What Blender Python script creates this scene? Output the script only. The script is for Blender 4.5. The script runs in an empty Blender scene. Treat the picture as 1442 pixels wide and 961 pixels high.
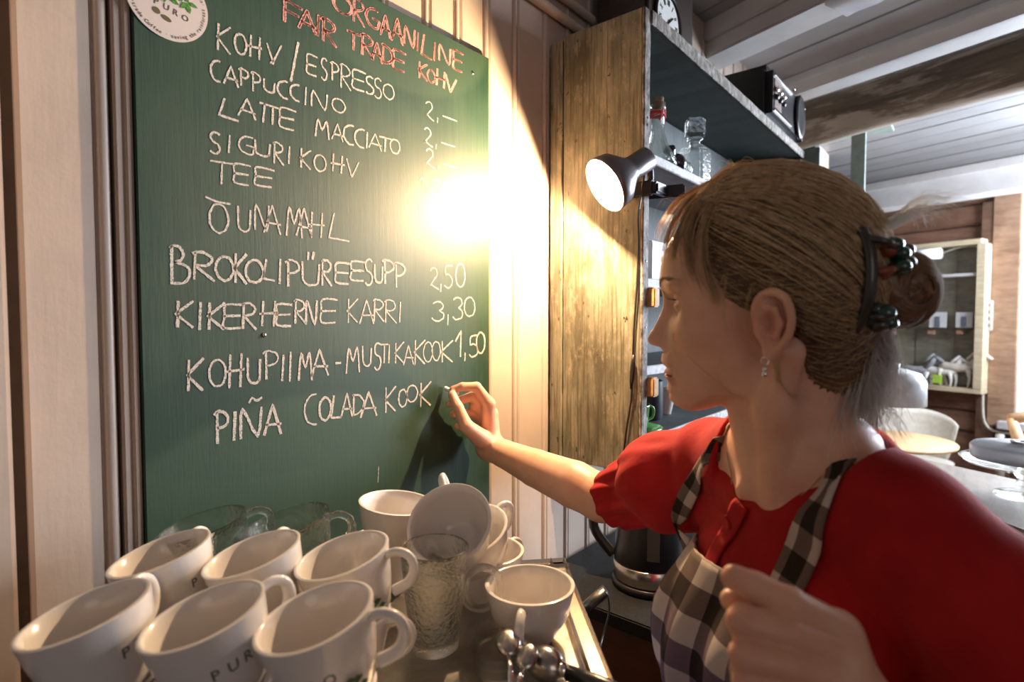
import bpy, bmesh, math, random
import numpy as np
from mathutils import Vector, Matrix, noise
from mathutils.bvhtree import BVHTree
random.seed(4); np.random.seed(4)
PI = math.pi
# ------------------------------------------------------------------ camera, world, lights
H0 = 1.5                                   # eye height
F = 800.0                                  # focal length in pixels of the 1442 px wide frame
PITCH = math.atan((480.5-448)/F)
HEAD = math.radians(39.6)                  # heading: angle from +X (the panelled wall runs along X at Y = WALL)
WALL = 0.80
FW = Vector((math.cos(HEAD), math.sin(HEAD), 0)); RT = Vector((math.sin(HEAD), -math.cos(HEAD), 0)); UP = Vector((0, 0, 1))
CF = FW*math.cos(PITCH) - UP*math.sin(PITCH); CU = UP*math.cos(PITCH) + FW*math.sin(PITCH)
EYE = Vector((0, 0, H0))
scene = bpy.context.scene; COL = scene.collection
cd = bpy.data.cameras.new('camera'); cam = bpy.data.objects.new('camera', cd); COL.objects.link(cam)
cd.sensor_width = 36; cd.lens = F/1442*36; cd.clip_start = 0.05; cd.clip_end = 60
M = Matrix((RT, CU, -CF)).transposed().to_4x4(); M.translation = EYE; cam.matrix_world = M
cd.dof.use_dof = True; cd.dof.focus_distance = 0.92; cd.dof.aperture_fstop = 4.2
scene.camera = cam
vs = scene.view_settings; vs.view_transform = 'Standard'; vs.look = 'None'; vs.gamma = 1; vs.use_curve_mapping = False
vs.exposure = 0.0
w = bpy.data.worlds.new('world'); scene.world = w; w.use_nodes = True
w.node_tree.nodes['Background'].inputs[0].default_value = (0.80, 0.80, 0.90, 1)
w.node_tree.nodes['Background'].inputs[1].default_value = 0.15

def ray(px, py): return (CF + RT*((px-721)/F) + CU*((480.5-py)/F))
def at(px, py, d):                         # the point seen at a pixel, d metres in front of the camera
    r = ray(px, py); return EYE + r*(d/r.dot(FW))
def onY(px, py, Y): r = ray(px, py); return EYE + r*(Y/r.y)
def onX(px, py, X): r = ray(px, py); return EYE + r*(X/r.x)
def onZ(px, py, Z): r = ray(px, py); return EYE + r*((Z-H0)/r.z)
def cw(x, d, z): return EYE + RT*x + FW*d + UP*z     # right / forward / up of the eye -> world

def area_light(name, loc, target, sx, sy, power, col):
    l = bpy.data.lights.new(name, 'AREA'); l.shape = 'RECTANGLE'; l.size = sx; l.size_y = sy; l.energy = power; l.color = col
    o = bpy.data.objects.new(name, l); COL.objects.link(o); o.location = loc
    o.rotation_euler = (Vector(target)-Vector(loc)).to_track_quat('-Z', 'Y').to_euler(); return o
# daylight of the cafe windows: far right; the warm one behind the photographer is an added fill
area_light('window_daylight', cw(3.2, 2.3, 0.35), cw(0.3, 1.6, 0.1), 1.6, 1.4, 165, (0.78, 0.87, 1.0))
area_light('window_daylight_far', cw(3.9, 2.9, 0.55), cw(1.9, 4.9, 0.50), 1.6, 0.7, 125, (0.80, 0.88, 1.0))
area_light('rear_fill', cw(0.9, -2.4, 0.5), cw(-0.1, 0.6, -0.2), 1.4, 1.4, 7.5, (1.0, 0.80, 0.69))

# ------------------------------------------------------------------ helpers
def obj(name, verts, faces, m=None, parent=None, smooth=False, origin=None, uvs=None):
    verts = [Vector(v) for v in verts]
    if parent is not None: org = parent.matrix_world.translation if False else Vector(parent.get('_o', (0, 0, 0)))
    elif origin is not None: org = Vector(origin)
    else:
        a = np.array([v[:] for v in verts]); org = Vector(((a[:, 0].min()+a[:, 0].max())/2, (a[:, 1].min()+a[:, 1].max())/2, a[:, 2].min()))
    me = bpy.data.meshes.new(name); me.from_pydata([v-org for v in verts], [], [tuple(f) for f in faces])
    if uvs is not None:
        ul = me.uv_layers.new(name='UVMap')
        for l in me.loops: ul.data[l.index].uv = uvs[l.vertex_index]
    if smooth: me.polygons.foreach_set('use_smooth', [True]*len(me.polygons))
    if m: me.materials.append(m)
    o = bpy.data.objects.new(name, me); COL.objects.link(o)
    o['_o'] = org[:]
    if parent is not None: o.parent = parent
    else: o.location = org
    return o
def tag(o, label=None, cat=None, group=None, kind=None):
    if label: o['label'] = label
    if cat: o['category'] = cat
    if group: o['group'] = group
    if kind: o['kind'] = kind
    return o
def thing(name, label, cat, loc, group=None):
    o = bpy.data.objects.new(name, None); COL.objects.link(o); o.location = loc; o['_o'] = tuple(loc); o.empty_display_size = .05
    return tag(o, label, cat, group)
def ident(o): o['_o'] = (0, 0, 0); return o       # parts of this thing are written in its own coordinates
class MB:
    def __init__(s): s.v = []; s.f = []; s.uv = []
    def add(s, v, f, uv=None):
        n = len(s.v); s.v += [Vector(p) for p in v]; s.f += [tuple(i+n for i in q) for q in f]
        s.uv += list(uv) if uv is not None else [(0, 0)]*len(v); return s
    def box(s, lo, hi, mat=None, bev=0.0):
        bm = bmesh.new(); r = bmesh.ops.create_cube(bm, size=1)
        for v in bm.verts: v.co = Vector([(lo[i]+hi[i])/2 + v.co[i]*(hi[i]-lo[i]) for i in range(3)])
        if bev: bmesh.ops.bevel(bm, geom=list(bm.edges), offset=bev, segments=2, affect='EDGES')
        return s.bm(bm, mat)
    def bm(s, bm, mat=None):
        bm.verts.index_update(); vv = [(mat @ v.co) if mat is not None else v.co.copy() for v in bm.verts]
        ff = [[v.index for v in f.verts] for f in bm.faces]; bm.free(); return s.add(vv, ff)
    def lathe(s, prof, n=40, mat=None, close=False):
        v = []; f = []
        for (r, z) in prof:
            for k in range(n): a = 2*PI*k/n; v.append(Vector((r*math.cos(a), r*math.sin(a), z)))
        m_ = len(prof)
        for i in range(m_ if close else m_-1):
            j = (i+1) % m_
            for k in range(n): k2 = (k+1) % n; f.append((i*n+k, i*n+k2, j*n+k2, j*n+k))
        if not close:
            if prof[0][0] > 1e-6: f.append(tuple(range(n-1, -1, -1)))
            if prof[-1][0] > 1e-6: f.append(tuple((m_-1)*n+k for k in range(n)))
        if mat is not None: v = [mat @ p for p in v]
        return s.add(v, f)
    def tube(s, pts, rad, n=8, flat=1.0, mat=None, cap=True, closed=False):
        pts = [Vector(p) for p in pts]; L = len(pts)
        if not hasattr(rad, '__len__'): rad = [rad]*L
        v = []; f = []; nrm = None
        for i, p in enumerate(pts):
            a = pts[(i-1) % L] if (i > 0 or closed) else p; b = pts[(i+1) % L] if (i < L-1 or closed) else p
            t = (b-a); t = t.normalized() if t.length > 1e-9 else Vector((0, 0, 1))
            if nrm is None: nrm = t.orthogonal().normalized()
            nrm = (nrm - t*nrm.dot(t)); nrm = nrm.normalized() if nrm.length > 1e-6 else t.orthogonal().normalized()
            bi = t.cross(nrm)
            for k in range(n): q = 2*PI*k/n; v.append(p + nrm*(rad[i]*math.cos(q)) + bi*(rad[i]*flat*math.sin(q)))
        for i in range(L if closed else L-1):
            j = (i+1) % L
            for k in range(n): k2 = (k+1) % n; f.append((i*n+k, i*n+k2, j*n+k2, j*n+k))
        if cap and not closed: f.append(tuple(range(n-1, -1, -1))); f.append(tuple((L-1)*n+k for k in range(n)))
        if mat is not None: v = [mat @ p for p in v]
        return s.add(v, f)
    def prism(s, poly, vec):                # polygon (3D points) swept along vec
        n = len(poly); v = [Vector(p) for p in poly]+[Vector(p)+Vector(vec) for p in poly]
        f = [tuple(range(n-1, -1, -1)), tuple(range(n, 2*n))]+[(i, (i+1) % n, n+(i+1) % n, n+i) for i in range(n)]
        return s.add(v, f)
    def ball(s, c, r, seg=16, mat=None):
        rr = r if hasattr(r, '__len__') else (r, r, r)
        bm = bmesh.new(); bmesh.ops.create_uvsphere(bm, u_segments=seg, v_segments=max(6, seg//2), radius=1)
        for v in bm.verts: v.co = Vector((v.co.x*rr[0]+c[0], v.co.y*rr[1]+c[1], v.co.z*rr[2]+c[2]))
        return s.bm(bm, mat)
    def build(s, name, m=None, parent=None, smooth=False, origin=None, uv=False):
        o = obj(name, s.v, s.f, m, parent, smooth, origin, s.uv if uv else None)
        return o
def sharp(o, ang=40):
    me = o.data; bm = bmesh.new(); bm.from_mesh(me); bmesh.ops.recalc_face_normals(bm, faces=bm.faces)
    for f in bm.faces: f.smooth = True
    for e in bm.edges:
        if len(e.link_faces) == 2 and e.calc_face_angle(0) > math.radians(ang): e.smooth = False
    bm.to_mesh(me); bm.free(); return o
def copy_tree(o, parent=None):
    c = o.copy(); COL.objects.link(c); c.parent = parent
    for ch in list(o.children): copy_tree(ch, c)
    return c
def smoothstep(a, b, x): t = min(1, max(0, (x-a)/(b-a))); return t*t*(3-2*t)
def catmull(pts, n=6, closed=False):
    P = [Vector(p) for p in pts]; L = len(P); out = []
    for i in range(L if closed else L-1):
        if closed: a, b, c, d = P[(i-1) % L], P[i], P[(i+1) % L], P[(i+2) % L]
        else: a, b, c, d = P[max(i-1, 0)], P[i], P[i+1], P[min(i+2, L-1)]
        for k in range(n):
            t = k/n; out.append(.5*((2*b)+(c-a)*t+(2*a-5*b+4*c-d)*t*t+(3*b-a-3*c+d)*t**3))
    if not closed: out.append(P[-1])
    return out

# ------------------------------------------------------------------ materials
def nodes(name):
    m = bpy.data.materials.new(name); m.use_nodes = True; nt = m.node_tree; b = nt.nodes['Principled BSDF']; return m, nt, b
def N(nt, t, **kw):
    n = nt.nodes.new(t)
    for k, v in kw.items():
        if k in ('i',):
            for kk, vv in v.items(): n.inputs[kk].default_value = vv
        else: setattr(n, k, v)
    return n
def ramp(nt, fac, stops, interp='LINEAR'):
    r = N(nt, 'ShaderNodeValToRGB'); nt.links.new(fac, r.inputs[0]); e = r.color_ramp.elements; r.color_ramp.interpolation = interp
    while len(e) < len(stops): e.new(0.5)
    for k, (p, c) in enumerate(stops): e[k].position = p; e[k].color = (c[0], c[1], c[2], 1) if hasattr(c, '__len__') else (c, c, c, 1)
    return r
def coords(nt, scale=(1, 1, 1), kind='Object', rot=(0, 0, 0)):
    tc = N(nt, 'ShaderNodeTexCoord'); mp = N(nt, 'ShaderNodeMapping'); nt.links.new(tc.outputs[kind], mp.inputs[0])
    mp.inputs['Scale'].default_value = scale; mp.inputs['Rotation'].default_value = rot; return mp.outputs[0]
def coords2(nt, scale, rotz):
    a = coords(nt, (1, 1, 1), 'Object', (0, 0, rotz)); mp = N(nt, 'ShaderNodeMapping'); nt.links.new(a, mp.inputs[0]); mp.inputs['Scale'].default_value = scale; return mp.outputs[0]
def noise_t(nt, vec, scale, detail=4, rough=.55, dist=0):
    n = N(nt, 'ShaderNodeTexNoise'); nt.links.new(vec, n.inputs['Vector']); n.inputs['Scale'].default_value = scale
    n.inputs['Detail'].default_value = detail; n.inputs['Roughness'].default_value = rough; n.inputs['Distortion'].default_value = dist; return n.outputs['Fac']
def mixc(nt, fac, a, b, mode='MIX'):
    x = N(nt, 'ShaderNodeMix', data_type='RGBA', blend_type=mode)
    for sock, val in ((x.inputs[0], fac), (x.inputs[6], a), (x.inputs[7], b)):
        if isinstance(val, (int, float)): sock.default_value = val
        elif isinstance(val, tuple): sock.default_value = (val[0], val[1], val[2], 1)
        else: nt.links.new(val, sock)
    return x.outputs[2]
def bump(nt, b, h, strength=.3, dist=.002):
    n = N(nt, 'ShaderNodeBump'); nt.links.new(h, n.inputs['Height']); n.inputs['Strength'].default_value = strength; n.inputs['Distance'].default_value = dist
    nt.links.new(n.outputs[0], b.inputs['Normal'])
def math_n(nt, op, a, b=0.0, c=None):
    n = N(nt, 'ShaderNodeMath', operation=op)
    for i, val in enumerate([a, b] + ([c] if c is not None else [])):
        if isinstance(val, (int, float)): n.inputs[i].default_value = val
        else: nt.links.new(val, n.inputs[i])
    return n.outputs[0]
def simple(name, col, rough=.5, metal=0, var=.12, vs_=30, bs=0, bd=.001, scale=(1, 1, 1), spec=.5, coat=0, sss=0, kind='Object'):
    m, nt, b = nodes(name); v = coords(nt, scale, kind); n = noise_t(nt, v, vs_)
    lo = tuple(c*(1-var) for c in col); hi = tuple(min(1, c*(1+var)) for c in col)
    r = ramp(nt, n, [(.3, lo), (.7, hi)]); nt.links.new(r.outputs[0], b.inputs['Base Color'])
    b.inputs['Roughness'].default_value = rough; b.inputs['Metallic'].default_value = metal; b.inputs['Specular IOR Level'].default_value = spec
    b.inputs['Coat Weight'].default_value = coat
    if sss: b.inputs['Subsurface Weight'].default_value = sss; b.inputs['Subsurface Radius'].default_value = (.012, .004, .002); b.inputs['Subsurface Scale'].default_value = .6
    if bs: bump(nt, b, n, bs, bd)
    return m
def glass(name, col=(1, 1, 1), rough=.02, bs=0, sc=200, thin=.5):
    m, nt, b = nodes(name); b.inputs['Base Color'].default_value = (*col, 1); b.inputs['Roughness'].default_value = rough
    b.inputs['Transmission Weight'].default_value = 1; b.inputs['IOR'].default_value = 1.45
    if bs: bump(nt, b, noise_t(nt, coords(nt), sc, 2), bs, .002)
    tr = N(nt, 'ShaderNodeBsdfTransparent'); tr.inputs[0].default_value = (.93, .94, .91, 1); mx = N(nt, 'ShaderNodeMixShader'); mx.inputs[0].default_value = thin
    nt.links.new(tr.outputs[0], mx.inputs[1]); nt.links.new(b.outputs[0], mx.inputs[2]); nt.links.new(mx.outputs[0], nt.nodes['Material Output'].inputs[0])
    return m
def wood(name, dark, light, scale=(3, 3, 30), rough=.6, sc=4, bs=.3):
    m, nt, b = nodes(name); v = coords(nt, scale); n = noise_t(nt, v, sc, 6, .6, .6); n2 = noise_t(nt, coords(nt), 9, 3)
    r = ramp(nt, n, [(.3, dark), (.7, light)]); c = mixc(nt, .35, r.outputs[0], ramp(nt, n2, [(.3, dark), (.7, light)]).outputs[0])
    nt.links.new(c, b.inputs['Base Color']); b.inputs['Roughness'].default_value = rough; bump(nt, b, n, bs, .002); return m
def painted_wall(name, col, var=.08):
    m, nt, b = nodes(name); n = noise_t(nt, coords(nt, (1, 1, .12)), 40, 6, .6); n2 = noise_t(nt, coords(nt), 60, 3); n3 = noise_t(nt, coords(nt), 7, 4, .6)
    r = ramp(nt, n3, [(.3, tuple(c*(1-var*1.6) for c in col)), (.65, col)])
    chips = ramp(nt, noise_t(nt, coords(nt, (1, 1, .5)), 55, 3, .7), [(.74, 0), (.76, 1)])
    c = mixc(nt, chips.outputs[0], r.outputs[0], tuple(x*.55 for x in col)); nt.links.new(c, b.inputs['Base Color'])
    b.inputs['Roughness'].default_value = .42; h = mixc(nt, .4, n, n2); bump(nt, b, h, .35, .0025); return m
MAT = {}
MAT['wallpaint'] = painted_wall('wall_paint', (.57, .455, .37))
MAT['bluepaint'] = painted_wall('blue_grey_paint', (.36, .40, .45))
MAT['gap'] = simple('gap_dark', (.10, .065, .045), .9)
MAT['porcelain'] = simple('porcelain', (.74, .69, .65), .16, var=.02, spec=.5, coat=.25)
MAT['print'] = simple('cup_print', (.10, .11, .085), .5)
MAT['printgreen'] = simple('print_green', (.05, .10, .04), .5)
MAT['glass'] = glass('pressed_glass', (.97, .98, .95), .05, .9, 170, .8)
MAT['clearglass'] = glass('clear_glass', (.97, .99, 1), .01)
MAT['steel'] = simple('steel', (.66, .60, .52), .24, 1, .12, 18, .12, .001, (1, 1, 1))
MAT['chrome'] = simple('chrome', (.82, .80, .78), .08, 1, .03)
MAT['blackplastic'] = simple('black_plastic', (.012, .012, .013), .3, var=.2)
MAT['blackmetal'] = simple('black_metal', (.03, .03, .035), .35, .3)
MAT['darkwood'] = wood('dark_wood', (.012, .006, .004), (.045, .022, .014), rough=.4)
MAT['whitewood'] = painted_wall('white_paint', (.62, .61, .60))
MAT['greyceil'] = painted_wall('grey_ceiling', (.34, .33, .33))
MAT['cream'] = simple('cream_plastic', (.55, .50, .42), .5)
MAT['oak'] = wood('oak', (.42, .24, .11), (.66, .43, .23), (14, 2, 2), .5)
# ------------------------------------------------------------------ the setting: panelled wall
def plank_profile(x0, x1, bead=True):
    g = .0018; y = WALL
    p = [(x0+g, y+.014), (x0+g, y+.003), (x0+g+.004, y)]
    if bead: p += [(x1-.020, y), (x1-.019, y+.004), (x1-.0165, y+.004), (x1-.0155, y+.001)]+[(x1-.009+.0062*math.cos(a), y+.001-.005*math.sin(a)) for a in (PI*.9, PI*.7, PI*.5, PI*.3, PI*.1)]
    p += [(x1-g-.0005, y+.004), (x1-g, y+.014)]
    return p
wl = MB().box((-1.4, WALL+.012, 0), (4.2, WALL+.08, 2.62)).build('wall_left', MAT['gap']); tag(wl, kind='structure')
edges = [-1.4, -1.2, -1.0, -.8, -.64, -.48, -.33, -.2, -.09, .02, .131, .224, .33, .43, .53, .63, .73, .81, .894, .988, 1.097, 1.19, 1.29, 1.39, 1.50, 1.61, 1.72, 1.83, 1.94, 2.05, 2.16, 2.27, 2.38, 2.5, 2.62, 2.74, 2.86, 2.98, 3.1, 3.25, 3.4, 3.6, 3.8, 4.0, 4.2]
for i in range(len(edges)-1):
    x0, x1 = edges[i], edges[i+1]
    if abs(x0-.131) < 1e-6: x0 = .1345
    if abs(x1-.131) < 1e-6: x1 = .124
    p = plank_profile(x0, x1)
    dy = random.uniform(0, .002)
    b = MB().prism([(x, y+dy, 0.0) for x, y in p], (0, 0, 2.6)); o = b.build('plank', MAT['wallpaint'], wl); sharp(o, 35)
# casing strip with two mouldings left of the chalkboard
for (xa, xb, th) in ((.2245, .2345, .006), (.2345, .243, .009)):
    tb = MB().box((xa, WALL-th, 0.02), (xb, WALL, 2.6), bev=.0025).build('trim_7', MAT['wallpaint']); sharp(tb); tag(tb, kind='structure')
tb = MB().box((.06, WALL-.022, 0.0), (.1215, WALL, 2.6), bev=.004).build('trim_8', MAT['wallpaint']); sharp(tb); tag(tb, kind='structure')
for i, (z, r) in enumerate(((2.213, .011), (2.262, .010))):
    t = MB().tube([(.25, WALL-.012, z), (3.0, WALL-.012, z)], r, 10).build('trim_%d' % (i+1), MAT['wallpaint'], smooth=True); tag(t, kind='structure')
    # two parallel pipes clipped on the wall
fl = MB().box((-2.5, -4.5, -.05), (9, 8, 0)).build('floor', wood('floor_wood', (.10, .045, .02), (.20, .10, .05), (2, 20, 2))); tag(fl, kind='structure')

# ------------------------------------------------------------------ second frame: beams and the cafe room
A2 = math.radians(71); E2 = Vector((math.cos(A2), math.sin(A2), 0)); N2 = Vector((-E2.y*-1, -E2.x, 0))   # N2 points away from camera (right/far)
N2 = Vector((math.sin(A2), -math.cos(A2), 0))
B2 = at(1330, 450, 4.8); DF = B2.dot(N2)
def onF(px, py, off=0):                       # point seen on the far wall plane, off metres in front of it
    r = ray(px, py); t = (DF-off-EYE.dot(N2))/r.dot(N2); return EYE+r*t
def f2(u, v, z): return E2*u + N2*v + UP*z     # u along the beams, v across the room, z height
def uv2(p): return p.dot(E2), p.dot(N2)
def box2(u0, u1, v0, v1, z0, z1, mb=None, bev=0):
    mb = mb or MB(); m = Matrix((E2, N2, UP)).transposed().to_4x4()
    return mb.box((u0, v0, z0), (u1, v1, z1), m, bev)
ZC = H0+1.06
# ceiling boards between the beams, one part each
cl = box2(-3.5, 5.5, -1.5, DF+.4, ZC+.03, ZC+.08).build('ceiling', MAT['gap']); tag(cl, kind='structure')
v = -1.5; k = 0; MAT['greyceil_dimmed'] = painted_wall('grey_ceiling_dimmed', (.20, .20, .205))  # far boards darkened by colour, offsetting window light that spills on them
while v < DF+.3:
    wd = .16+.05*((k*7) % 3)/2
    o = box2(-3.4, 5.3, v, min(v+wd-.006, DF+.39), ZC+(.002 if k % 2 else 0), ZC+.031, bev=.003).build('ceiling_board', MAT['greyceil'] if v < 3.2 else MAT['greyceil_dimmed'], cl); v += wd; k += 1
# white beam that runs over the shelf unit
u0, vb = uv2(Vector((2.19, .8, 0)))
bm1 = thing('ceiling_beam', 'broad white painted ceiling beam passing above the weathered shelf unit', 'beam', f2(u0-1, vb, H0+.94))
box2(-3.3, u0+.05, vb-.11, vb+.02, H0+.945, ZC+.01, bev=.006).build('beam_body', MAT['whitewood'], bm1)
box2(-3.3, u0+.05, vb-.13, vb-.11, H0+1.0, ZC+.01, bev=.004).build('beam_moulding', MAT['whitewood'], bm1)
tag(bm1, kind='structure'); bm1.name = 'trim_beam'
del bm1['category']; del bm1['label']
# plastic sheet wrapped round the beam
pts = []; fs = []; nu, nw = 26, 10
pa = at(1228, 22, 1.86); ua, va = uv2(pa)
for i in range(nu+1):
    for j in range(nw+1):
        uu = ua - i*.030; q = j/nw
        path = [(vb-.145, H0+1.05), (vb-.14, H0+.985), (vb-.118, H0+.935), (vb+.03, H0+.932), (vb+.035, H0+1.04)]
        s_ = q*(len(path)-1); a_ = min(int(s_), len(path)-2); t_ = s_-a_
        vv = path[a_][0]*(1-t_)+path[a_+1][0]*t_; zz = path[a_][1]*(1-t_)+path[a_+1][1]*t_
        nz = noise.noise(Vector((uu*40, vv*30, zz*30)))
        pts.append(f2(uu, vv-.006*abs(nz)-.003, zz-.012*abs(noise.noise(Vector((uu*23, q*9, 3))))-.004))
for i in range(nu):
    for j in range(nw): a_ = i*(nw+1)+j; fs.append((a_, a_+1, a_+nw+2, a_+nw+1))
film, nt, b = nodes('plastic_film'); b.inputs['Base Color'].default_value = (.75, .74, .78, 1); b.inputs['Roughness'].default_value = .18; b.inputs['Transmission Weight'].default_value = .35
b.inputs['Alpha'].default_value = .8
sh = obj('plastic_sheet', pts, fs, film, smooth=True); tag(sh, 'crinkled clear plastic sheet wrapped round the white ceiling beam', 'sheet')
# round log beam
lg = MB(); cen = []
pl = at(1127, 184, 2.75); ul, vl = uv2(pl); zl = pl.z
logm, nt, b = nodes('old_log'); n1 = noise_t(nt, coords2(nt, (.5, 5, 5), -A2), 3, 6, .6, .5)
base = ramp(nt, n1, [(.3, (.07, .05, .032)), (.7, (.19, .145, .10))]); pale = ramp(nt, noise_t(nt, coords2(nt, (.8, 4, 4), -A2), 3, 5, .7, .4), [(.50, 0), (.58, 1)])
nt.links.new(mixc(nt, pale.outputs[0], base.outputs[0], (.28, .23, .18)), b.inputs['Base Color']); b.inputs['Roughness'].default_value = .75; bump(nt, b, n1, .5, .006)
V = []; FF = []; nn = 24; LL = 40
for i in range(LL+1):
    uu = -3.2 + (uv2(Vector((0, .8, 0)))[0]+5.5)*i/LL
    for k in range(nn):
        a = 2*PI*k/nn; r = .105*(1+.05*noise.noise(Vector((uu*1.5, math.cos(a)*1.5, math.sin(a)*1.5))))
        if abs(((a-PI*1.03+PI) % (2*PI))-PI) < .10: r -= .022      # long drying crack on the near side
        V.append(f2(uu, vl+r*math.cos(a), zl+r*math.sin(a)+.02*math.sin(uu*1.1)))
for i in range(LL):
    for k in range(nn): k2 = (k+1) % nn; FF.append((i*nn+k, i*nn+k2, (i+1)*nn+k2, (i+1)*nn+k))
lo = obj('trim_log_beam', V, FF, logm, smooth=True); tag(lo, kind='structure')
# pale strip of ceiling trim before the log
st = box2(-3.3, 4.5, vl-.24, vl-.11, ZC-.035, ZC, bev=.004).build('trim_3', MAT['whitewood']); tag(st, kind='structure')
# header above the far room: stepped white band
ph = at(1300, 262, 4.25); uh, vh = uv2(ph)
hd = box2(-3.3, 4.6, vh, vh+.22, H0+.86, ZC, bev=.004)
box2(-3.3, 4.6, vh-.05, vh, H0+1.0, ZC, hd, .004); box2(-1.2, .6, vh-.07, vh-.02, H0+.97, ZC-.02, hd, .004)
h_ = hd.build('trim_4', painted_wall('bright_white_paint', (.86, .87, .88))); tag(h_, kind='structure')
hk = MB().tube(catmull([at(1421, 138, 3.3), at(1421, 152, 3.3), at(1419, 170, 3.3), at(1422, 176, 3.3), at(1426, 170, 3.3)], 4), .005, 6).build('ceiling_hook', MAT['steel'], smooth=True)
tag(hk, 'small bent metal hook hanging from the pale ceiling past the log beam', 'hook')

# far wall of logs
logw = wood('log_wall', (.11, .05, .028), (.30, .155, .095), (1.2, 1.2, 7), .7, 3, .4)
wf = box2(-3.2, 4.6, DF+.06, DF+.2, 0, ZC).build('wall_far', MAT['gap']); tag(wf, kind='structure')
z = 0.0; k = 0; uw = uv2(onF(1431, 450))[0]
while z < ZC:
    hgt = .17+.035*((k*5) % 3)/2; z1 = min(z+hgt, ZC)
    box2(uw, 4.5, DF+.0, DF+.08, z+.004, z1-.006, bev=.014).build('wall_log', logw, wf)
    if z1 < H0-.8 or z > H0+.95: box2(-3.1, uw, DF+.0, DF+.08, z+.004, z1-.006, bev=.014).build('wall_log', logw, wf)
    z = z1; k += 1
def far_box(px0, px1, py0, py1, off, th, mb=None, bev=.004):
    a = onF(px0, py0, off); c = onF(px1, py1, off); u0_, _ = uv2(a); u1_, _ = uv2(c); zc = sorted((onF((px0+px1)/2, py0, off).z, onF((px0+px1)/2, py1, off).z))
    return box2(min(u0_, u1_), max(u0_, u1_), DF-off, DF-off+th, zc[0], zc[1], mb, bev)
pw = wood('pale_timber', (.22, .12, .07), (.48, .30, .19), (1.5, 1.5, 6), .7, 4)
t = far_box(1383, 1397, 285, 640, .05, .05).build('trim_5', wood('brown_post', (.10, .05, .03), (.24, .13, .08), (1, 1, 5), .7)); tag(t, kind='structure')
t = far_box(1400, 1427, 270, 602, .06, .06).build('trim_6', pw); tag(t, kind='structure')
# window at the right
day, nt, b = nodes('daylit_pane'); b.inputs['Base Color'].default_value = (.8, .85, .9, 1); b.inputs['Emission Color'].default_value = (.86, .92, 1, 1); b.inputs['Emission Strength'].default_value = 1.0  # daylight from outside given as the pane's own emission
wn = thing('window_1', None, None, onF(1460, 600, 0)); tag(wn, kind='structure'); 
uw0 = uv2(onF(1431, 450))[0]
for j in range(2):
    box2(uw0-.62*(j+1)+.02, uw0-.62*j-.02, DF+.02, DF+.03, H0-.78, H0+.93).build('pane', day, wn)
for (a_, b_) in ((uw0-.03, uw0+.02), (uw0-.65, uw0-.60), (uw0-1.27, uw0-1.22)): box2(a_, b_, DF-.03, DF+.04, H0-.8, H0+.95, bev=.004).build('window_frame', MAT['whitewood'], wn)
box2(uw0-1.27, uw0, DF-.03, DF+.04, H0+.40, H0+.45, bev=.004).build('window_frame', MAT['whitewood'], wn)
box2(uw0-1.3, uw0+.06, DF-.12, DF+.04, H0-.86, H0-.80, bev=.004).build('window_sill', MAT['whitewood'], wn)

# glazed display case with toy horses
dc = thing('display_case', 'shallow wooden wall case with glass shelf holding toy horses', 'display case', onF(1320, 548, .14))
fr = wood('case_frame', (.45, .36, .22), (.70, .60, .42), (2, 2, 8), .6)
for (a_, b_, c_, d_) in ((1376, 1382, 343, 549), (1232, 1382, 343, 350), (1232, 1382, 543, 549), (1229, 1234, 343, 549)): far_box(a_, b_, c_, d_, .17, .17, bev=.003).build('case_frame', fr, dc)
for k, (a_, b_) in enumerate(((1234, 1262), (1262, 1290), (1290, 1318), (1318, 1346), (1346, 1376))):
    far_box(a_+.5, b_-.5, 350, 543, .02, .015).build('back_board', wood('case_back', (.13, .12, .09), (.27, .25, .19), (2, 2, 8), .7) if k == 0 else bpy.data.materials['case_back'], dc)
far_box(1234, 1376, 462, 464.5, .15, .13).build('glass_shelf', MAT['clearglass'], dc); far_box(1234, 1376, 388, 392, .15, .05).build('shelf', MAT['whitewood'], dc)
for a_ in (1306, 1346, 1368, 1250): far_box(a_, a_+9, 465, 471, .13, .05).build('shelf_bracket', pw, dc)
tl = MB().tube([onF(1270, 361, .2), onF(1325, 357, .2)], .045, 12).build('tube_light', simple('tube_white', (.85, .85, .84), .4), smooth=True); tag(tl, 'white fluorescent tube fixed at the top of the display case', 'lamp')
for (x, lab) in ((1309, 'white card standing on the glass shelf of the case, left of the two'), (1346, 'white card standing on the glass shelf of the case, right of the two')):
    cdz = thing('photo_card', lab, 'card', onF(x+12, 462, .1)); far_box(x, x+23, 440, 461.5, .11, .012, bev=.001).build('card', MAT['whitewood'], cdz)
    far_box(x+8, x+14, 446, 461, .118, .006, bev=.001).build('printed_figure', simple('card_print', (.12, .14, .18), .6), cdz)
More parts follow.
